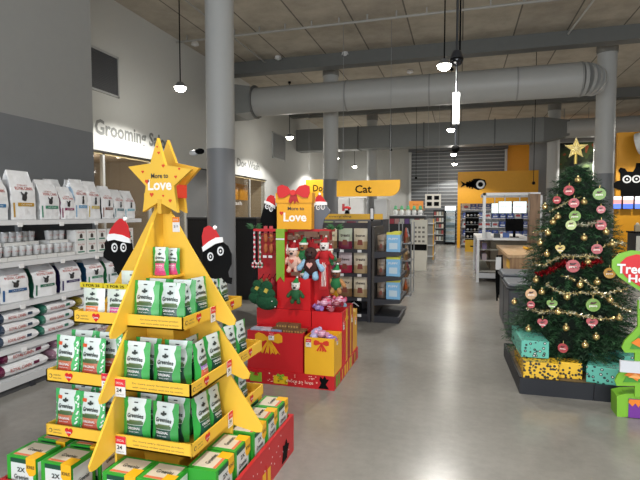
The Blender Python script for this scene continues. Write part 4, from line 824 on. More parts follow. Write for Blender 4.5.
kn = thing('pet_house_toy', 'black and white house shaped toy on the bottom shelf of the dark bay', 'toy', (-1.52, GYL+.12, .121)); MB().prism([(-.10, 0), (.10, 0), (.10, .12), (0, .19), (-.10, .12)], -.05, .05, BLK).build('house', kn); MB().prism([(-.03, .0), (.03, 0), (.03, .06), (-.03, .06)], -.053, -.05, WHT).prism([(-.08, .1), (0, .16), (.08, .1), (.07, .09), (0, .14), (-.07, .09)], -.053, -.05, WHT).build('house_print', kn)
# end cap facing the aisle
ec = thing('end_cap_shelving', 'dark end shelf unit facing the aisle with blue packs', 'shelving', (0, 0, 0))
MB().box(-1.24, -1.20, GYL, GYL+.9, 0, 1.42, M('#3a3632', .6)).build('back_panel', ec)
for z in (.10, .35, .69, 1.05): MB().prism([(-1.20, z), (-.82, z), (-.82, z-.05), (-1.0, z-.07), (-1.2, z-.10)], GYL, GYL+.9, DK).build('shelf', ec)
MB().box(-1.24, -.84, GYL+.02, GYL+.88, 0, .045, DK).build('kick_plate', ec)
for r, z in enumerate((1.051, .691, .351)):
    for j in range(3):
        c1 = '#6fa8cf' if j else '#78b0d6'
        mb = MB().box(-.10, .10, -.05, .05, 0, .25, M(c1, .35)).box(-.10, .10, -.052, .052, .25, .285, M('#c9c83a', .4)).text('PUPPY', 0, .19, .14, .03, -.051, WHT, bold=.02).box(-.06, .06, -.0515, -.05, .04, .13, M('#b8ccd8', .4))
        mb.text('PADS', 0, .19, .07, .03, -.101, WHT, RZ(-BA), bold=.02)
        tag(mb.build('puppy_pad_pack', None, (-.93, GYL+.10+j*.24, z), 0 if j == 0 else BA), 'pale blue pack, %s on the %s shelf of the dark end unit' % (('nearest', 'middle', 'farthest')[j], ('upper', 'middle', 'lower')[r]), 'pack', 'blue packs on the end unit')
        tag(small_bag(.12, .24, .06, '#8a7a68', '#5a4a40', 'chew').build('treat_bag', None, (-1.12, GYL+.15+j*.26, z), 0), 'brown chew bag behind the blue packs, %s on the %s shelf' % (('nearest', 'middle', 'farthest')[j], ('upper', 'middle', 'lower')[r]), 'bag', 'chew bags on the end unit')
# more gondolas behind
def gondola(lab, x0, x1, y, h, cols, endcol='#2f3138', strip=None, seed=0):
    rnd = random.Random(seed); t = thing('gondola_shelving', lab, 'shelving', (0, 0, 0)); mdk = M(endcol, .5)
    MB().box(x0, x1-.04, y+.4, y+.44, 0, h, M('#6a6c70', .6)).build('back_panel', t); MB().box(x1-.04, x1, y, y+.85, 0, h, mdk).build('end_panel', t)
    for z in (.12, .48, .84, 1.2):
        if z < h-.1: MB().box(x0, x1-.04, y, y+.4, z-.03, z, mdk).build('shelf', t)
    MB().box(x0, x1-.04, y+.02, y+.4, 0, .09, mdk).build('kick_plate', t)
    if strip: MB().box(x0, x1, y-.02, y+.01, h, h+.11, YELD).text('dental care for every dog', (x0+x1)/2, h+.055, 1.2, .05, y-.022, PRTXT).build('header_strip', t)
    return t
gondola('second shelving bay with a long yellow header strip behind the treat bags', -3.9, -1.45, 9.4, 1.5, None, strip=True)
for i in range(8):
    c = ('#9a8a6a', '#b8aa90', '#6a2a3a', '#a8a8a0', '#8a9a6a', '#b86a3a', '#d0c8b0', '#5a6a7a')[i]
    tag(small_bag(.2, .26, .09, c, '#5a4a40', 'dental').build('treat_bag', None, (-1.62-i*.24, 9.5, 1.201), 0), 'treat bag under the yellow header strip, %s from its aisle end' % ordn[i], 'bag', 'bags under the yellow header')
for i, (c, z) in enumerate((('#b85a2a', .121), ('#8a6a4a', .481), ('#c9a87a', .841), ('#a04a3a', 1.201))):
    tag(small_bag(.22, .3, .1, c, '#7a5a40', 'dog').build('treat_bag', None, (-1.02, 9.62, z*0+[.02, .36, .70, 1.04][i]), BA), 'brown bag on the aisle rack, %s up from the floor' % ordn[i], 'bag', 'bags on the aisle rack')
    tag(small_bag(.2, .28, .1, ('#b8a8a0', '#9a3a4a', '#c8c0b8', '#8a9aa8')[i], '#6a5040', 'cat').build('treat_bag', None, (-1.02, 9.88, [.02, .36, .70, 1.04][i]), BA), 'paler bag behind the brown one on the aisle rack, %s up from the floor' % ordn[i], 'bag', 'bags on the aisle rack')
rk = thing('aisle_rack', 'narrow wire rack of brown bags at the aisle beyond the blue packs', 'rack', (-1.02, 9.75, 0))
for i in range(4): MB().box(-.12, .12, -.3, .3, [.02, .36, .70, 1.04][i]-.02, [.02, .36, .70, 1.04][i]-.002, STEEL).build('rack_shelf', rk)
for sx in (-.12, .12):
    for sy in (-.3, .3): MB().cyl((sx, sy, 0), (sx, sy, 1.45), .012, .012, STEEL, 8).build('rack_post', rk)
t = thing('label_holder', 'small upright white card holder on top of the dark end panel', 'sign holder', (-1.275, GYL+.2, 1.5)); MB().box(-.012, .012, -.03, .03, 0, .02, BLK).box(-.03, .03, -.004, .004, .02, .2, BLK).build('holder', t); MB().box(-.022, .022, -.006, -.004, .03, .19, WHT).build('card', t)
t = thing('red_cap_figure', 'small black figure with red cap on the yellow header strip', 'ornament', (at(347, 214, y=9.4).x, 9.4, 1.612)); MB().cyl((0, 0, 0), (0, 0, .08), .05, .03, BLK, 12).build('body', t); MB().ball((0, 0, .11), .07, M('#b8141c', .6), (1.2, 1, .6), 12).box(-.03, .03, -.075, -.06, .07, .1, WHT).build('cap', t)

# Cat sign and its neighbour
def hang_sign(lab, px, Y, txt, tu, ts=1):
    P_ = polyy(px, Y); x0 = min(p[0] for p in P_); x1 = max(p[0] for p in P_); z0 = min(p[1] for p in P_); z1 = max(p[1] for p in P_)
    t = thing('aisle_sign', lab, 'sign', (x0, Y, z0)); w_, h_ = x1-x0, z1-z0; r = h_*.62
    poly = [(0, 0), (w_-r, 0)]+[(w_-r+r*math.sin(a), r-r*math.cos(a)) for a in (i*PI/12 for i in range(1, 6))]+[(w_, r), (w_, h_), (0, h_)]
    MB().prism(poly, -.03, .03, M('#e3a81c', .45)).build('sign_board', t)
    MB().text(txt, w_*tu, h_*.46, h_*.62*len(txt)*.42*ts, h_*.5, -.033, BLK, bold=.02).build('sign_lettering', t)
    for x in (.1*w_, .85*w_): MB().cyl((x, 0, h_), (x, 0, CEIL-z0-.0), .006, .006, STEEL, 5).build('hanging_wire', t)
hang_sign('yellow hanging Cat aisle sign with rounded corner', [(337, 181), (400, 196)], 11.0, 'Cat', .43, 1.35)
hang_sign('yellow aisle sign left of the Cat sign, half hidden by the column', [(306, 180), (337, 197)], 16.5, 'Dog', .45)

# ------------------------------------------------------------------ far left equipment and displays
def cab(name, lab, cat, px, Y, d_, m, top=None, door=None, z0=0):
    a, b = at(px[0], px[3], y=Y), at(px[2], px[1], y=Y); t = thing(name, lab, cat, ((a.x+b.x)/2, Y+d_/2, z0)); h = b.z-z0; w_ = b.x-a.x
    MB().box(-w_/2, w_/2, -d_/2, d_/2, 0, h, m).build('body', t)
    if top: MB().box(-w_/2-.01, w_/2+.01, -d_/2-.01, d_/2+.01, h, h+.03, top).build('top', t)
    if door: MB().box(-w_/2+.03, w_/2-.03, -d_/2-.015, -d_/2, .08, h-.05, door).build('door', t)
    return t, w_, h, d_
cab('cabinet', 'black cabinet standing behind the near column, left of the toy tower', 'cabinet', (189, 219, 256, 330), 8.2, .8, M('#0d0e12', .6), M('#3a3c40', .5), M('#121318', .5))
t, w_, h, d_ = cab('cabinet', 'tall white cabinet with red mark behind the Cat sign column, leftmost', 'cabinet', (338, 198, 349, 240), 18, .6, WHT, None, M('#d8d8d8', .4)); MB().box(-.05, .05, -.325, -.318, h*.78, h*.9, M('#b8444a', .5)).build('red_mark', t)
cab('cabinet', 'tall white cabinet left of the far column, second one', 'cabinet', (349.5, 198, 364, 240), 18, .6, M('#d4d4d2', .4), None, M('#d8d8d8', .4))
cab('cabinet', 'white and grey cabinet right of the far column', 'cabinet', (374, 199, 387, 240), 18.5, .8, M('#c2c4c4', .4), None, M('#b4b6b8', .4))
t, w_, h, d_ = cab('brochure_stand', 'cream floor display stand with black band at the end of the aisle', 'display stand', (411, 220, 427, 270), 13.9, .35, M('#cfccc0', .5))
p = MB().box(-w_/2-.002, w_/2+.002, -.18, -.176, h*.40, h*.52, BLK)
for i in range(4):
    for j in range(3): p.box(-w_*.32+j*w_*.26, -w_*.16+j*w_*.26, -.178, -.176, h*(.56+i*.09), h*(.60+i*.09), M('#6f6c64', .5))
p.build('printed_panel', t)
t, w_, h, d_ = cab('shelving_bay', 'stocked aisle shelf edged in yellow right of the cream stand', 'shelving', (426, 219, 433, 262), 16.2, 1.6, M('#8a8a88', .5)); MB().box(w_/2, w_/2+.03, -.8, -.7, .1, h, M('#e3a81c', .5)).build('yellow_edge', t)
for k in range(4): MB().box(-w_/2, w_/2+.02, -.82, .8, .2+k*.36, .24+k*.36, WHTM).build('shelf', t)
# bottle shelf
t, w_, h, d_ = cab('shelving_bay', 'dark shelf unit with green capped bottles on top', 'shelving', (389, 216, 425, 262), 15.6, .5, M('#2f3034', .5), WHTM)
bx0 = at(389, 216, y=15.6); 
kb = thing('spray_bottle', '', 'bottle'); MB().lathe([(0, 0), (.05, 0), (.055, .1), (.03, .15), (0, .15)], WHT, n=12).build('bottle_body', kb); MB().cyl((0, 0, .15), (0, 0, .25), .05, .03, M('#5fa87a', .5), 12).build('cap', kb); K = Kind(kb)
for i in range(5): p_ = at(395.5+i*6.2, 214, y=15.75); K.put((p_.x, 15.75, h+.031), 0, 'white bottle with green cap, %s from the left on the dark shelf unit' % ordn[i], 'green capped bottles', scale=(1.3, 1.3, 1.2))
for i in range(7):
    p_ = at(392+i*5, 222, y=15.58); c = ('#a83a4a', '#b88a8a', '#c0c0b8', '#6a4a8a', '#a8b0b0', '#8a3a3a', '#c8b8a0')[i]
    tag(MB().box(-.07, .07, -.02, .02, 0, .16, M(c, .5)).build('pet_product', None, (p_.x, 15.56, h-.25), 0), 'small carton hung on the front of the dark bottle shelf, %s from the left' % ordn[i], 'carton', 'cartons on the bottle shelf')
p_ = at(412, 209, y=17.5); t = thing('wall_shelf', 'high wooden shelf with an orange box above the bottles', 'shelf', (p_.x, 17.5, p_.z-.05)); MB().box(-.55, .45, -.15, .15, 0, .04, WOOD).build('board', t); MB().cyl((-.4, 0, -p_.z+.05), (-.4, 0, 0), .02, .02, STEEL, 8).cyl((.4, 0, -p_.z+.05), (.4, 0, 0), .02, .02, STEEL, 8).build('shelf_post', t)
tag(MB().box(-.24, .24, -.14, .14, 0, .29, M('#d88a3a', .5)).text('BOX', 0, .15, .2, .08, -.142, M('#a85a1a', .5)).build('storage_box', None, (p_.x+.15, 17.5, p_.z-.009), 0), 'orange box on the high wooden shelf', 'box')
p_ = at(433, 201, y=18.5); t = thing('notice_board', 'white board with four black framed squares hanging before the shutter', 'board', (p_.x, 18.5, p_.z))
MB().box(-.29, .29, -.02, .02, -.26, .26, M('#d6d2c8', .5)).build('board', t)
for a_ in (-.13, .13):
    for b2 in (-.11, .12): MB().box(a_-.09, a_+.09, -.025, -.02, b2-.075, b2+.075, BLK).build('picture', t)
for x in (-.2, .2): MB().cyl((x, 0, .26), (x, 0, CEIL-p_.z), .006, .006, STEEL, 5).build('hanging_wire', t)
# fridge and shelves at back
a, b = at(444.5, 243, y=26.3), at(456, 206, y=26.3)
t = thing('drinks_fridge', 'tall glass door fridge with lit white header at the back wall', 'fridge', ((a.x+b.x)/2, 26.55, 0)); w_ = b.x-a.x; h = b.z
MB().box(-w_/2, -w_/2+.04, -.3, .3, 0, h, BLK).box(w_/2-.04, w_/2, -.3, .3, 0, h, BLK).box(-w_/2, w_/2, .26, .3, 0, h, EM('#a8bcc6', .35)).box(-w_/2, w_/2, -.3, .26, 0, .12, BLK).box(-w_/2+.04, w_/2-.04, -.3, .26, h-.25, h, BLK).build('cabinet', t)  # back panel given a glow in place of the fridge's inner lamps
MB().box(-w_/2, w_/2, -.33, -.3, h-.24, h, EM('#dfe6ea', .5)).build('header', t)
for k in range(5):
    s = MB().box(-w_/2+.04, w_/2-.04, -.25, .25, .2+k*.33, .22+k*.33, WHT).build('shelf', t)
    MB().box(-w_/2+.06, w_/2-.06, -.2, .2, .23+k*.33, .38+k*.33, M(('#8fa8b8', '#b8c0c0', '#6f8a98', '#a0b0b0', '#c8d0d0')[k], .4)).build('stock', s)
MB().box(-w_/2+.02, w_/2-.02, -.32, -.305, .1, h-.25, GLASS).build('glass_door', t)
t, w_, h, d_ = cab('shelving_bay', 'black shelf bay left of the glass door fridge', 'shelving', (433, 210, 444, 243), 26.3, .5, M('#17181b', .5))
for k in range(5):
    s = MB().box(-w_/2+.02, w_/2-.02, -.27, -.24, .2+k*.33, .23+k*.33, LGREY).build('shelf', t)
    for j in range(4): MB().box(-w_/2+.04+j*.13, -w_/2+.14+j*.13, -.27, -.25, .23+k*.33, .42+k*.33, M(('#8a3a3a', '#b8b0a0', '#a8b0b0', '#6a6a60')[(j+k) % 4], .5)).build('stock', s)
# yellow feature wall with fish bone
YF = 24.0
a, b = at(458, 172, y=YF), at(538, 203, y=YF); yw = M('#e0a018', .5)
hd = thing('yellow_feature_wall', 'tall yellow wall with fish skeleton logo at the back of the shop', 'sign wall', (a.x, YF, 0))
MB().box(0, b.x-a.x, 0, .2, b.z, a.z, yw).build('header', hd); MB().box(0, .14, 0, .8, 0, b.z, yw).build('side_post', hd); MB().box(b.x-a.x-.14, b.x-a.x, 0, .8, 0, b.z, yw).build('side_post', hd)
fs = MB(); c = at(480, 184.5, y=YF); q = lambda u, v: (at(u, v, y=YF).x-a.x, at(u, v, y=YF).z)
def disc(mb, u, v, ru, rv, y, m): cx_, cz_ = q(u, v); k = .0497; mb.prism([(cx_+ru*k*math.cos(i*PI/10), cz_+rv*k*math.sin(i*PI/10)) for i in range(20)], y-.004, y, m)
fs.prism([q(466, 182.3), q(474, 181), q(474, 187.5), q(466, 186.3)], -.02, 0, BLK); fs.prism([q(473, 179), q(479, 178.5), q(485, 180), q(486.5, 184), q(484, 188.5), q(478, 190), q(473.5, 188)], -.02, 0, BLK); disc(fs, 480.5, 184.5, 4, 4, -.021, WHT); disc(fs, 480.5, 184.5, 2.3, 2.3, -.026, BLK)
fs.prism([q(465, 183.6), q(474, 183.2), q(474, 186), q(465, 185)], -.02, 0, BLK)
for u, s in ((466.5, 2.5), (469, 3.4), (471.5, 4.2)): fs.prism([q(u, 184.3-s), q(u+1.4, 184.3-s), q(u+1.4, 184.8+s), q(u, 184.8+s)], -.02, 0, BLK)
fs.prism([q(460.5, 181), q(465.5, 183.6), q(465.5, 185.2), q(460.5, 187.5), q(462.5, 184.3)], -.02, 0, BLK); fs.build('fish_logo', hd)
# shelves of blue products
yb = YF+.35; x0 = a.x+.2; x1 = b.x-.2
t = thing('wall_shelving', 'white wall shelving stocked with blue packs beneath the yellow header', 'shelving', (x0, yb, 0)); MB().box(0, x1-x0, .4, .45, 0, 2.15, M('#c8ccd0', .5)).build('back_panel', t)
for k in range(5): MB().box(0, x1-x0, 0, .4, .12+k*.42, .15+k*.42, WHT).build('shelf', t)
kp = thing('blue_pack', '', 'pack'); MB().box(-.14, .14, -.1, .1, 0, .27, M('#23408c', .4)).build('pack_body', kp); MB().box(-.1, .1, -.104, -.1, .05, .12, M('#c8d0dc', .4)).text('CAT', 0, .2, .12, .06, -.105, WHT).build('print', kp); K = Kind(kp)
kw = thing('white_pack', '', 'pack'); MB().box(-.14, .14, -.1, .1, 0, .25, M('#b8c0c8', .4)).build('pack_body', kw); MB().box(-.1, .1, -.104, -.1, .08, .18, M('#a03a3a', .4)).text('DOG', 0, .21, .1, .04, -.105, BLK).build('print', kw); K2 = Kind(kw)
for k in range(5):
    for j in range(11):
        x = x0+.2+j*.335
        if x < x1-.12:
            Kk = K2 if (k*5+j*3) % 4 == 0 or (k == 2 and j < 5) else K
            Kk.put((x, yb+.15, .152+k*.42), 0, '%s pack, %s from left, %s shelf below the yellow header' % ('blue' if Kk is K else 'pale', ordn[j], ('lowest', 'second', 'third', 'fourth', 'top')[k]), 'packs on the far wall shelving')
# product island with yellow base
a, b = at(465, 251, y=21.6), at(479, 212, y=21.6)
t = thing('product_island', 'dark product stand with yellow base before the blue shelves', 'display stand', ((a.x+b.x)/2, 21.9, 0)); w_ = b.x-a.x
MB().box(-w_/2, w_/2, -.3, .3, 0, .5, M('#d8a81c', .5)).build('yellow_base', t); MB().box(-w_/2, w_/2, -.25, .3, .5, b.z, BLK).build('shelf_block', t)
for k in range(4):
    s = MB().box(-w_/2, w_/2, -.3, -.25, .55+k*.3, .57+k*.3, LGREY).build('shelf', t)
    for j in range(4): MB().ball((-w_/2+.1+j*.145, -.28, .65+k*.3), .05, M(('#c8c0b8', '#8a8f98', '#6a6f78')[(j+k) % 3], .4), n=8).build('stock', s)
MB().box(-.06, .06, -.304, -.3, .2, .26, BLK).build('logo', t)

# ------------------------------------------------------------------ checkout
WF = M('#c6c8ca', .4)
a0 = at(481, 285, z=0)
ck = thing('checkout_counter', 'white framed checkout counter with glass front at the aisle', 'counter', (.42, 11.9, 0))
MB().box(.03, 1.1, 0, .03, .1, .22, M('#a9acb0', .3)).box(.0, .04, .02, 2.8, .1, .22, M('#a9acb0', .3)).box(.04, 1.1, 2.77, 2.8, .1, 1.05, M('#a0a4a8', .4)).build('panels', ck)
MB().box(-.03, 1.2, -.03, 2.83, 1.0, 1.05, WHT).build('countertop', ck)
MB().box(.03, 1.12, .005, .012, .22, 1.0, GLASS).box(.005, .012, .03, 2.77, .22, 1.0, GLASS).build('glass_panel', ck)
MB().box(.3, 1.1, .3, 2.7, .1, 1.0, M('#9a9184', .5)).build('cabinet', ck)
for k in range(3): MB().box(.02, .3, .04, 2.75, .24+k*.26, .255+k*.26, WHT).box(.3, 1.1, .04, .3, .24+k*.26, .255+k*.26, WHT).build('glass_shelf', ck)
for k in range(2):
    for j in range(9): tag(MB().box(-.05, .05, -.05, .05, 0, .15, M(('#c8b8c8', '#8a7aa8', '#d8d0c8', '#a8584a')[(j+k) % 4], .5)).build('counter_pack', None, (.42+.15, 12.05+.28*j, .257+.26*(k+1)), 0), 'small pack behind the checkout glass, %s from the near end on the %s shelf' % (ordn[j], ('middle', 'upper')[k]), 'pack', 'packs behind the checkout glass')
for x, y in ((0, 0), (0, 2.8), (1.15, 0), (1.15, 2.8)): MB().box(x-.03, x+.03, y-.03, y+.03, 0, 1.0, WF).build('leg', ck)
MB().box(-.012, -.002, .2, 1.0, .15, .8, M('#9a7ab0', .4)).box(-.014, -.012, .3, .9, .5, .6, M('#d8c8dc', .4)).build('lilac_poster', ck)
fr_ = thing('checkout_portal', 'tall white portal frame rising over the checkout counter', 'frame', (.55, 11.6, 1.052))
zt = at(486, 193, y=11.6).z-1.05; xw = at(541, 193, y=11.6).x-.55; xq = at(484, 230, y=11.6).x-.55
for x, y in ((xq, 0), (xq+.05, 1.4), (xw, 0), (xw, 1.4)): MB().box(x-.03, x+.03, y-.03, y+.03, 0 if x < .7 else -1.05, zt, WF).build('frame_post', fr_)
MB().box(xq-.03, xw+.03, -.03, .03, zt-.06, zt, WF).box(xq-.03, xw+.03, 1.37, 1.43, zt-.06, zt, WF).box(xq-.03, xq+.03, 0, 1.4, zt-.06, zt, WF).box(xw-.03, xw+.03, 0, 1.4, zt-.06, zt, WF).build('frame_beam', fr_)
for i, (u0, u1, v0, v1, Y) in enumerate(((498, 512, 201, 213.5, 11.62), (512.5, 527, 201, 213.5, 11.62), (491, 498.5, 203, 213.5, 12.6))):
    a, b = at(u0, v1, y=Y), at(u1, v0, y=Y); t = thing('menu_screen', 'bright white screen over the checkout, %s of three' % ('middle', 'right', 'left')[i], 'screen', ((a.x+b.x)/2, Y, a.z), 0, 'checkout screens'); hw = (b.x-a.x)/2; hh = b.z-a.z
    MB().box(-hw, hw, -.02, .03, 0, hh, DGR).build('screen_case', t); MB().box(-hw+.01, hw-.01, -.024, -.02, .01, hh-.01, EM('#e8f4ef', .62)).text('Welcome', -.02, hh*.55, hw*1.0, hh*.14, -.026, M('#5fa08a', .5)).build('screen_face', t)
    MB().cyl((0, .03, hh), (0, .03, zt+1.05-a.z-.05), .012, .012, WF, 6).build('hanger', t)
t = thing('counter_monitor', 'black point of sale monitor on the checkout counter', 'monitor', (1.25, 12.3, 1.05)); MB().box(-.2, .2, -.02, .02, .15, .45, BLK).build('screen', t); MB().cyl((0, 0, 0), (0, 0, .2), .03, .03, BLK, 8).box(-.1, .1, -.08, .08, 0, .02, BLK).build('stand', t)
for i in range(3):
    t = thing('counter_item', ['small white box on the near end of the white checkout', 'dark card reader on the white checkout counter', 'small blue box on the white checkout counter'][i], 'item', (.62+.22*i, 11.75+.25*i, 1.05)); MB().box(-.07, .07, -.05, .05, 0, (.14, .1, .12)[i], M(('#c8c8c8', '#20242a', '#3a5a9a')[i], .4)).build('body', t)
# wooden counter
wc = thing('wooden_counter', 'light wood service counter beside the Christmas tree', 'counter', (.74, 8.15, 0))
MB().box(.04, 1.4, .03, 2.5, 0, .91, WOOD).build('cabinet', wc); MB().box(0, 1.45, 0, 2.55, .91, .96, wood_mat('#c4a27a', '#a8855c', 'pale_wood')).build('worktop', wc); MB().box(.034, .04, .1, .6, .72, .85, M('#d8a81c', .5)).build('yellow_label', wc)
wpn = thing('wooden_pillar', 'brown wooden upright panel at the end of the checkout frame', 'panel', (at(534, 220, y=10.9).x, 10.9, 0)); MB().box(-.1, .1, -.1, .2, 0, at(534, 194, y=10.9).z, wood_mat('#7d6248', '#5d4630', 'brown_wood')).build('panel', wpn); MB().box(-.105, .105, -.105, .205, at(534, 194, y=10.9).z, at(534, 194, y=10.9).z+.03, WF).build('cap', wpn)
bn = thing('banana_toy', 'yellow curved banana toy on the wooden counter', 'toy', (1.20, 9.3, .962)); MB().tube([(-.1, 0, .05), (-.06, 0, .03), (0, 0, .025), (.06, 0, .035), (.1, 0, .07)], .024, M('#d8a020', .5), 10).build('body', bn); MB().cyl((.1, 0, .07), (.115, 0, .12), .012, .009, M('#6a5020', .6), 8).build('stem', bn)
for i, (x, y, w_, h_) in enumerate(((1.50, 9.25, .2, .16), (1.72, 9.3, .2, .24), (1.94, 9.25, .2, .18))):
    t = thing('wooden_organiser', 'wooden organiser box on the service counter, %s of three' % ('left', 'middle', 'right')[i], 'box', (x, y, .961)); MB().box(-w_/2, w_/2, -.1, -.09, 0, h_, WOOD).box(-w_/2, w_/2, .09, .1, 0, h_*1.2, WOOD).box(-w_/2, -w_/2+.01, -.09, .09, 0, h_, WOOD).box(w_/2-.01, w_/2, -.09, .09, 0, h_, WOOD).box(-w_/2, w_/2, -.1, .1, 0, .01, WOOD).build('box_walls', t); MB().box(-.06, .06, -.02, .02, .02, h_*1.3, M(('#c8b8a0', '#e0d8c8', '#a89878')[i], .5)).build('brochures', t)
# grey bins
for i, (y, lb) in enumerate(((6.62, 'dark grey lidded bin nearest behind the Christmas tree'), (7.38, 'dark grey lidded bin between the nearer bin and the wooden counter'))):
    t = thing('grey_bin', lb, 'bin', (.92, y, 0), 0, 'grey bins by the tree'); h = .63 if i == 0 else .67
    MB().box(-.30, .42, 0, .70, 0.0, h, M('#45484e', .45)).build('body', t, bevel=.03)
    MB().box(-.33, .45, -.03, .73, h, h+.035, DGR).build('rim', t, bevel=.01); MB().box(-.31, .43, -.01, .71, h+.035, h+.075, M('#6a6e75', .4)).build('lid', t, bevel=.02)
t = thing('lead_bundle', 'bundle of black dog leads hanging at the wooden counter corner', 'leads', (.60, 8.14, .0))
for k in range(6): MB().tube([(-.02+.015*k, .01*k, .95), (-.03+.02*k, .0, .6), (-.01+.012*k, -.02, .22+.05*k)], .012, BLK, 6).build('lead', t)
MB().box(-.04, .04, -.03, .0, .72, .92, WHT).build('header_card', t); MB().cyl((0, .0, .93), (0, .2, .93), .006, .006, STEEL, 6).build('hook', t)

# ------------------------------------------------------------------ right hand back area
YR = 17.5
a = at(596, 140, y=YR)
struct('wall_right_yellow', MB().box(4.78, 8.75, YR, YR+.15, 0, 4.2, M('#dd9a16', .55)))
dgc = at(610, 205, y=YR-.03); t = thing('wall_creature', 'big black dog silhouette with round eyes on the yellow wall', 'sign', (0, YR-.03, 0))
MB().prism(polyy([(621, 196), (621, 190), (617, 189), (613.5, 187.5), (613.5, 183.5), (617, 181), (620.5, 180.5), (620.5, 174), (618.5, 170.5), (620.5, 167.5), (625, 168.5), (627, 171.5), (633, 171.8), (635.5, 168), (636.5, 163), (641, 163), (643, 170), (652, 172), (654, 196)], YR-.03), -.01, .02, BLK).build('silhouette', t)
e = MB()
for u, v in ((627, 179.2), (636.5, 179)):
    c = at(u, v, y=YR-.05)
    for q_, m_, dd in ((.125, WHT, .0), (.08, BLK, .006), (.03, WHT, .012)): e.prism([(c.x+q_*math.cos(i*PI/8), c.z+q_*math.sin(i*PI/8)) for i in range(16)], -.02-dd, -.012, m_)
e.build('eyes', t)
for i, (u0, u1, c1, c2) in enumerate(((613, 622, '#d88a8a', '#5a7ad8'), (622.7, 634, '#e0a09a', '#4a6ad0'), (634.5, 646, '#d8b0c0', '#5a7ad8'))):
    a, b = at(u0, 209, y=YR-.2), at(u1, 196, y=YR-.2); t = thing('display_screen', 'glowing wall screen below the black silhouette, %s from the column' % ordn[i], 'screen', ((a.x+b.x)/2, YR-.15, a.z), 0, 'wall screens'); hw = (b.x-a.x)/2; hh = b.z-a.z
    MB().box(-hw, hw, -.03, .04, 0, hh, BLK).build('screen_case', t); MB().box(-hw+.01, hw-.01, -.035, -.03, .01, hh*.4, EM(c2, .8)).box(-hw+.01, hw-.01, -.035, -.03, hh*.4, hh*.72, EM(c1, .8)).box(-hw+.01, hw-.01, -.035, -.03, hh*.72, hh-.01, EM('#e0e0e8', .8)).build('screen_face', t)
    MB().box(-.05, .05, .04, .14, hh*.3, hh*.6, BLK).build('bracket', t)
cn = thing('service_counter', 'black service counter below the wall screens at the right edge', 'counter', (4.3, 14.0, 0)); MB().box(.0, 2.6, 0, .6, 0, 1.12, M('#141518', .5)).build('cabinet', cn); MB().box(-.03, 2.63, -.03, .63, 1.12, 1.16, BLK).build('worktop', cn)
MB().box(.02, .52, -.012, 0, .1, 1.05, M('#d2d0c4', .5)).text('Join our', .27, .75, .34, .07, -.014, PRTXT).text('club', .27, .63, .2, .07, -.014, PRTXT).box(.12, .2, -.014, -.012, .88, .96, M('#4a9a6a', .5)).box(.35, .43, -.014, -.012, .88, .96, M('#e3b81c', .5)).build('white_poster', cn)
for i in range(11):
    c = ('#b8a888', '#8a5a4a', '#c8c0b0', '#9aa0a8', '#c07a8a', '#a8a068', '#d0d0d0')[i % 7]
    tag(MB().box(-.06, .06, -.05, .05, 0, .16+.05*(i % 3), M(c, .5)).ball((0, 0, .18+.05*(i % 3)), .045, M('#d8d4c8', .6), n=8).build('counter_product', None, (4.4+i*.2, 14.2+.05*(i % 2), 1.161), .3*i), 'small product on the black service counter, %s from the column' % ordn[i], 'product', 'products on the service counter')
# poster behind the tree
a, b = at(557.5, 186, y=22.3), at(593.5, 142, y=22.3)
pm = ramp_mat('forest_poster', [(0, '#0e120c'), (.42, '#1f2a16'), (.55, '#33401f'), (.64, '#7a3a1c'), (.7, '#3a2a1a')], 1.6, .9)
t = thing('forest_poster', 'dark forest coloured picture panel behind the tree star between two columns', 'poster', ((a.x+b.x)/2, 22.3, a.z)); hw = (b.x-a.x)/2; MB().box(-hw, hw, -.02, .02, 0, b.z-a.z, pm).build('picture', t); MB().box(-hw-.05, hw+.05, .02, .06, -.05, b.z-a.z+.05, M('#b8b8b4', .5)).build('frame', t); 
for x in (-hw*.7, hw*.7): MB().cyl((x, .04, b.z-a.z+.05), (x, .04, CEIL-a.z), .012, .012, STEEL, 6).build('hanging_wire', t)
struct('partition_wall', MB().box(3.05, 8.7, 24.2, 24.35, 0, 5.6, M('#97989a', .6)))
for i, (u, v, Y) in enumerate(((533.5, 183, 14.0), (391, 150, 18.0), (416, 178, 18.5))):
    p_ = at(u, v, y=Y); tag(MB().cyl((0, 0, 0), (0, 0, CEIL-p_.z), .008, .008, BLK, 6).ball((0, 0, 0), .045, BLK, n=10).build('hanging_cable', None, tuple(p_)), ['black hanging cable left of the Christmas tree', 'hanging cable above the right end of the Cat sign', 'hanging cable before the roller shutter left edge'][i], 'cable')

# ------------------------------------------------------------------ Christmas tree
TX, TY = 1.10, 5.30
pl = thing('tree_plinth', 'dark navy panelled plinth under the Christmas tree', 'plinth', (0, 0, 0)); NV = M('#10131b', .6)
out = [(.50, 5.75), (.535, 4.55), (1.72, 4.55), (1.80, 4.65), (1.80, 5.75)]
n = len(out)
for i in range(n):
    p0, p1 = Vector(out[i]+(0,)), Vector(out[(i+1) % n]+(0,)); ins = Vector((TX-(p0.x+p1.x)/2, TY-(p0.y+p1.y)/2, 0)).normalized()*.02
    segs = 2 if (p1-p0).length > .8 else 1
    for k in range(segs):
        a, b = p0.lerp(p1, k/segs+(.002 if k else 0)), p0.lerp(p1, (k+1)/segs-.002)
        MB().add([a, b, b+ins, a+ins]+[v+Vector((0, 0, .145)) for v in (a, b, b+ins, a+ins)], [(3, 2, 1, 0), (4, 5, 6, 7), (0, 1, 5, 4), (1, 2, 6, 5), (2, 3, 7, 6), (3, 0, 4, 7)], NV).build('side_panel', pl)
MB().prism([(x+(TX-x)*.03, -(y+(TY-y)*.03)) for x, y in out], .0, .125, M('#6a5a40', .7), Matrix.Rotation(PI/2, 4, 'X')).build('plinth_top', pl)
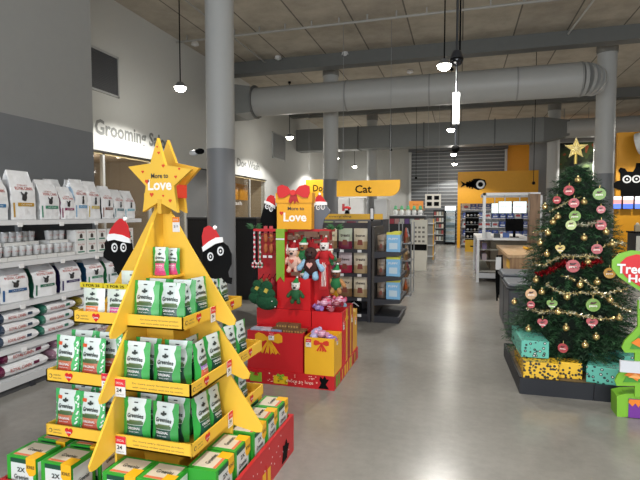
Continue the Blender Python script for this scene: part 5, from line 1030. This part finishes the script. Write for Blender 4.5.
tr = thing('christmas_tree', 'tall decorated green Christmas tree on the dark plinth', 'christmas tree', (TX, TY, .126))
MB().cyl((0, 0, 0), (0, 0, 1.95), .045, .012, M('#3a2a1c', .8), 12).build('trunk', tr)
HT = 1.98
def RAD(z):                                                      # crown radius over height above plinth
    t = z/HT
    return max(.02, .685*(1-t)**.50*(1 if t > .12 else .86+.14*t/.12))
fol = MB(); gms = [M(c, .7, var=.25, scale=30) for c in ('#1c3d22', '#24492a', '#15301b', '#2f5a33')]
rnd = random.Random(3)
NB = 2500
verts = {0: [], 1: [], 2: [], 3: []}
for i in range(NB):
    z = .13+(HT-.17)*(i/NB)**1.25; ang = i*2.39996+rnd.uniform(-.3, .3); R = RAD(z)*rnd.uniform(.82, 1.08); r0 = R*.15 if z > 1.2 else R*.45
    droop = -.10*R-.02; L = R-r0
    p0 = Vector((r0*math.cos(ang), r0*math.sin(ang), z)); d = Vector((math.cos(ang), math.sin(ang), rnd.uniform(-.25, .25)-.12)).normalized(); side = Vector((-math.sin(ang), math.cos(ang), 0))
    nn = int(L/.022)+3; g = rnd.choice((0, 0, 1, 1, 2, 3))
    for k in range(nn):
        q = p0+d*(L*k/nn); 
        for s in (-1, 1):
            nl = rnd.uniform(.045, .075)*(1-.3*k/nn); dirn = (d*.7+side*s*rnd.uniform(.4, 1)+Vector((0, 0, rnd.uniform(-.7, .7)))).normalized()
            wv = dirn.cross(Vector((rnd.uniform(-1, 1), rnd.uniform(-1, 1), 1))).normalized()*.0045
            verts[g].append((q-wv, q+wv, q+dirn*nl))
for g in verts:
    if verts[g]: fol.add([v for t_ in verts[g] for v in t_], [(3*i, 3*i+1, 3*i+2) for i in range(len(verts[g]))], gms[g])
fo = fol.build('foliage', tr)
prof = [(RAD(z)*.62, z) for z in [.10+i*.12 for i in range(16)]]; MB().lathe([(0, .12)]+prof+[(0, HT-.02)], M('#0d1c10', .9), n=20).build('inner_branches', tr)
# star topper
tp = at(575, 150, y=TY); zt = tp.z-.126
sx = tp.x-TX
s3 = MB(); s3.prism(star_pts(sx, zt+.01, .105, .045), -.05, -.03, M('#a8924f', .4, .5, var=.3, scale=60)); s3.cyl((sx, -.04, zt-.14), (sx, -.04, zt-.02), .015, .012, M('#b8a050', .35, .5), 8)
for i in range(10):
    a_ = i*PI/5; r_ = .105 if i % 2 == 0 else .045; s3.cyl((sx, -.055, zt+.01), (sx+r_*math.sin(a_), -.052, zt+.01+r_*math.cos(a_)), .006, .003, M('#cdbb80', .35, .5), 6)
s3.build('star_topper', tr)
def on_tree(u, v, off=.03):
    d = FW+RT*((u-320)/F)-UP*((v-240)/F); tbest = None
    t = 4.2
    while t < 5.6:
        p = Vector((d.x*t, d.y*t, HC+d.z*t)); z = p.z-.126
        if 0 < z < HT and math.hypot(p.x-TX, p.y-TY) < RAD(z)+off: return p-Vector((TX, TY, .126))
        t += .006
    # beside the crown: keep the depth of the trunk
    p = at(u, v, y=TY-.1); return p-Vector((TX, TY, .126))
OC = {'red': '#ac4c50', 'green': '#789a4e', 'yellow': '#bfa95c', 'orange': '#c08f3e', 'pale': '#9fae66', 'peach': '#c8a078'}
wl_ = []
def disc_orn(u, v, r, colr, lab, heart=False):
    p = on_tree(u, v); ang = math.atan2(-p.x*0-(0), 1)
    yaw_ = math.atan2(p.x+TX-0, 1)*0
    t = thing('tree_ornament', lab, 'ornament', tuple(p+Vector((TX, TY, .126))), -.2+random.uniform(-.3, .3), 'round card ornaments on the Christmas tree')
    pts = [(r*math.cos(i*PI/9), r*math.sin(i*PI/9)) for i in range(18)] if not heart else [(a*r*2, b*r*2) for a, b in HEART]
    MB().prism(pts, -.008, .004, M(OC[colr], .25, var=.35, scale=45)).build('disc', t)
    k = MB().text('love' if heart else 'paws', 0, -.2*r, r*1.1, r*.35, -.0095, M('#f0e8e0', .5), bold=.02); k.prism([(-.45*r, .2*r), (-.1*r, .1*r), (.25*r, .22*r), (.5*r, .45*r), (.3*r, .55*r), (.05*r, .4*r), (-.3*r, .5*r)], -.0095, -.008, M('#4a2a2a', .5)); k.build('printed_face', t)
    MB().cyl((0, 0, r*.9), (0, .01, r*1.5), .003, .003, M('#c8b070', .4, .5), 5).build('hanger', t)
sc_ = 4.75/481
for (u, v, r, c, lab, hh) in ((569, 190.5, 5.2, 'red', 'red round ornament highest on the Christmas tree', 0), (599.5, 194, 6, 'green', 'large green round ornament at the tree upper right', 0), (574, 203, 5, 'red', 'red round ornament just below the highest red one', 0),
    (575, 216, 5.5, 'green', 'bright green round ornament near the tree centre', 0), (571, 225, 5, 'pale', 'pale green ornament directly under the bright green one', 0), (601, 225, 5, 'red', 'red ornament at the right end of the white tinsel', 0), (601, 209.5, 4, 'red', 'small dim red ornament right of centre below the green one', 0),
    (557, 200, 4, 'red', 'reddish ornament at the tree upper left edge', 0), (560, 249.5, 4.8, 'yellow', 'yellow heart ornament left of centre', 1), (597, 249, 5, 'red', 'red ornament above the right of the red tinsel', 0), (573, 266, 6.4, 'red', 'large red ornament in front of the red tinsel', 0),
    (609.5, 273, 5.2, 'orange', 'orange round ornament beside the heart sign', 0), (531, 294, 5.6, 'peach', 'peach round ornament at the tree left edge', 0), (552, 305, 5.2, 'green', 'green heart ornament low on the left of the tree', 1), (593, 305, 6.4, 'green', 'large light green round ornament low on the tree', 0),
    (531, 304.5, 3.8, 'red', 'small red ornament below the peach one', 0), (542.5, 323.5, 5, 'red', 'red heart ornament above the left turquoise gift', 1), (592, 323.5, 5.2, 'red', 'red heart ornament low on the right half of the tree', 1), (563, 348, 4.6, 'red', 'lowest red ornament above the yellow gifts', 0)):
    disc_orn(u, v, r*sc_*.92, c, lab, hh)
kb = thing('bauble', '', 'bauble', group='gold baubles on the Christmas tree'); MB().ball((0, 0, 0), .03, M('#c9b078', .18, .85), n=16).build('glass_ball', kb); MB().cyl((0, 0, .028), (0, 0, .042), .009, .009, M('#d8c890', .3, .8), 8).build('cap', kb); K = Kind(kb)
zones = lambda u, v: ('%s %s' % (('upper', 'middle', 'lower')[0 if v < 225 else 1 if v < 290 else 2], ('left', 'centre', 'right')[0 if u < 558 else 1 if u < 590 else 2]))
seen = {}
BB = ((584, 202), (558, 217), (584, 238), (547, 254), (536, 280), (597, 282), (542, 292), (567, 297), (619, 318), (566, 328), (596, 337), (528.5, 329), (514.5, 302), (612, 244), (548, 233), (553, 222), (606, 232), (540, 243), (588, 262), (558, 312), (580, 285), (545, 207), (610, 300), (578, 180), (585, 345))
for (u, v) in BB:
    z_ = zones(u, v); seen[z_] = seen.get(z_, 0)+1
    K.put(tuple(on_tree(u, v, .025)+Vector((TX, TY, .126))), 0, 'shiny gold bauble in the %s of the tree%s' % (z_, '' if seen[z_] == 1 else ', %s from the top there' % ordn[seen[z_]-1]), 'gold baubles on the Christmas tree')
def garland(px, cols, lab, r=.02, off=.01, dens=170):
    pts = []
    for (u0, v0), (u1, v1) in zip(px[:-1], px[1:]):
        n = max(3, int(math.hypot(u1-u0, v1-v0)/2.5))
        for k in range(n): pts.append(on_tree(u0+(u1-u0)*k/n, v0+(v1-v0)*k/n, off)+Vector((TX, TY, .126)))
    mb = MB(); mats = [M(c, .25, .7) for c in cols]; rr = random.Random(len(px))
    for a, b in zip(pts[:-1], pts[1:]):
        if (b-a).length > .3: continue
        mb.cyl(a, b, .004, .004, mats[0], 5, False)
        for k in range(max(4, int(dens*(b-a).length))):
            c = a.lerp(b, rr.random()); d = Vector((rr.uniform(-1, 1), rr.uniform(-1, 1), rr.uniform(-1, 1))).normalized(); s = d.orthogonal().normalized()*.005; m = rr.choice(mats)
            mb.add([c-s, c+s, c+d*r+s, c+d*r-s], [(0, 1, 2, 3)], m)
    tag(mb.build('tinsel_garland'), lab, 'tinsel', 'tinsel garlands on the tree')
GD = ['#b8a878', '#d8cfb0', '#8a7a4a', '#e0dcc8']
garland([(537, 275), (552, 270), (565, 262), (575, 266), (590, 264), (604, 259)], ['#8a0f1a', '#b01a26', '#6a0a14'], 'thick dark red tinsel across the middle of the tree', .038, .02, 520)
garland([(578, 224), (588, 225), (598, 222), (604, 222)], ['#c8c4b0', '#d8d4c4', '#a8a088'], 'short white tinsel between the green and red ornaments', .028, .02, 420)
garland([(533, 263), (545, 265), (556, 258), (566, 256), (576, 257), (588, 256), (600, 257)], GD, 'gold tinsel just above the red tinsel', .028, .01, 300)
garland([(546, 283), (555, 290), (566, 294), (578, 293), (592, 293), (604, 294), (618, 290), (628, 289)], GD, 'silver gold tinsel below the red tinsel', .026, .01, 300)
garland([(580, 278), (592, 286), (603, 296), (612, 303), (624, 309), (634, 312)], GD, 'gold tinsel slanting down to the right', .025, .01, 280)
garland([(527, 308), (540, 312), (555, 311), (568, 313), (580, 315), (595, 318), (610, 319), (622, 317)], GD, 'lowest gold tinsel curving across the tree', .028, .01, 300)
garland([(550, 212), (556, 208), (564, 204), (572, 199), (582, 197)], GD, 'thin gold tinsel at the upper left of the tree', .02, .01, 160)
garland([(534, 232), (545, 231), (550, 228)], GD, 'short gold tinsel at the left edge above the middle', .022, .01, 200)
garland([(562, 276), (572, 278), (577, 283)], GD, 'tiny silver tinsel under the red ornament', .024, .01, 260)
garland([(604, 246), (612, 244), (622, 243), (627, 246)], GD, 'gold tinsel at the right edge above the heart sign', .024, .01, 240)
# gifts on the plinth
TEAL = ramp_mat('teal_paper', [(0, '#e0e8e4'), (.17, '#12302c'), (.36, '#5fb3a2')], 27, .45, 'vor'); YLP = ramp_mat('yellow_spot_paper', [(0, '#2a2418'), (.43, '#e3b52c')], 36, .5, 'vor')
def gift(lab, x, y, w_, d_, h_, m, rz=0, z=.127, rim=None):
    t = thing('wrapped_gift', lab, 'gift', (x, y, z), rz); MB().box(-w_/2, w_/2, -d_/2, d_/2, 0, h_, m).build('wrapped_box', t, bevel=.004)
    if rim: MB().box(-w_/2-.003, w_/2+.003, -.02, .02, 0.001, h_+.003, rim).build('ribbon', t)
p1 = at(525, 360, z=.127)
gift('turquoise patterned gift box at the left corner of the plinth', .665, 5.02, .235, .62, .155, TEAL, .04, z=.29)
gift('black dotted yellow gift lying along the front left of the plinth', .715, 4.69, .29, .19, .155, YLP, -.02)
gift('smaller yellow patterned gift in the middle of the plinth', .97, 4.78, .20, .16, .145, YLP, -.04)
gift('turquoise gift box right of the yellow gifts', 1.24, 4.73, .24, .24, .15, TEAL, -.32)
gift('turquoise gift box behind the donation stand', 1.50, 4.88, .2, .2, .22, TEAL, .1)
gift('turquoise gift tucked back under the tree branches', 1.25, 5.03, .26, .2, .19, TEAL, .5)
gift('flat yellow gift propping the corner turquoise box', .68, 5.06, .21, .48, .160, YLP, .04)

# ------------------------------------------------------------------ tree of hope stand
YS = 4.24
hs = thing('donation_stand', 'lime green tree shaped stand with red heart sign at the right edge', 'stand', (1.3, YS, 0)); LM = M('#74ad2a', .45); LD = M('#3f8a2a', .45)
P0 = lambda px, y: [(x-1.3, z) for x, z in polyy(px, y)]
MB().prism(P0([(617, 417), (617, 396), (626, 394), (654, 394), (660, 396), (660, 417)], YS), .001, .16, LM).build('foot_panel', hs)
MB().prism(P0([(634, 396), (634, 385), (616, 385), (614, 380), (617, 374), (626, 366), (634, 362), (634, 352), (624, 352), (621, 347), (624, 340), (632, 332), (637, 326), (637, 300), (660, 300), (660, 396)], YS), -.02, 0, LM).build('tree_panel', hs)
MB().prism(P0([(622, 381), (628, 372), (637, 366), (660, 366), (660, 381)], YS), -.026, -.02, LD).prism(P0([(629, 348), (634, 339), (640, 333), (660, 333), (660, 348)], YS), -.026, -.02, LD).build('dark_panel', hs)
MB().prism(P0([(623, 374), (632, 368), (640, 373), (636, 380), (630, 376)], YS), -.031, -.026, ORG).prism(P0([(630, 342), (637, 337), (645, 341), (640, 347)], YS), -.031, -.026, ORG).prism(P0([(627, 376), (634, 372), (642, 378)], YS), -.035, -.03, M('#e8a05a', .5)).build('orange_print', hs)
a = P0([(618, 370), (658, 363)], YS); MB().box(a[0][0], a[1][0], -.05, -.026, a[0][1], a[1][1]+.01, M('#c9ccd2', .4)).build('acrylic_tray', hs)
a = P0([(638, 308), (660, 298)], YS); MB().box(a[0][0], a[1][0], -.06, -.0, a[0][1], a[1][1], WHT).build('white_box', hs)
a = P0([(628, 417), (657, 401)], YS); MB().box(a[0][0], a[1][0], -.006, .0, a[0][1]+.0, a[1][1], M('#6a2a8a', .5)).prism(P0([(628, 402), (632, 406), (635, 403), (638, 407), (641, 402), (648, 404), (650, 400), (629, 399)], YS), -.010, -.006, ORG).build('purple_gift_print', hs)
hc = at(654, 277, y=YS); 
def hrt(sx, sz, dz=0): return [(hc.x-1.3+a*sx*1.05, hc.z+dz+b*sz*1.02) for a, b in HEART]
hb = MB().prism(hrt(.60, .42), -.045, -.022, LM).build('heart_board', hs); MB().prism(hrt(.49, .355, .002), -.050, -.045, REDB).build('red_heart', hb)
a = P0([(622, 274), (652, 264)], YS-.05); MB().text('Tree of', (a[0][0]+a[1][0])/2+.01, (a[0][1]+a[1][1])/2, .29, .075, -.053, WHT, bold=.03).text('Hope', (a[0][0]+a[1][0])/2+.05, (a[0][1]+a[1][1])/2-.083, .21, .08, -.053, WHT, bold=.03).text('donate', (a[0][0]+a[1][0])/2+.09, (a[0][1]+a[1][1])/2-.14, .08, .018, -.053, WHT).build('lettering', hb)
MB().box(hc.x-1.3-.04, hc.x-1.3+.04, -.022, -.0, .8, hc.z, LM).build('neck', hs)
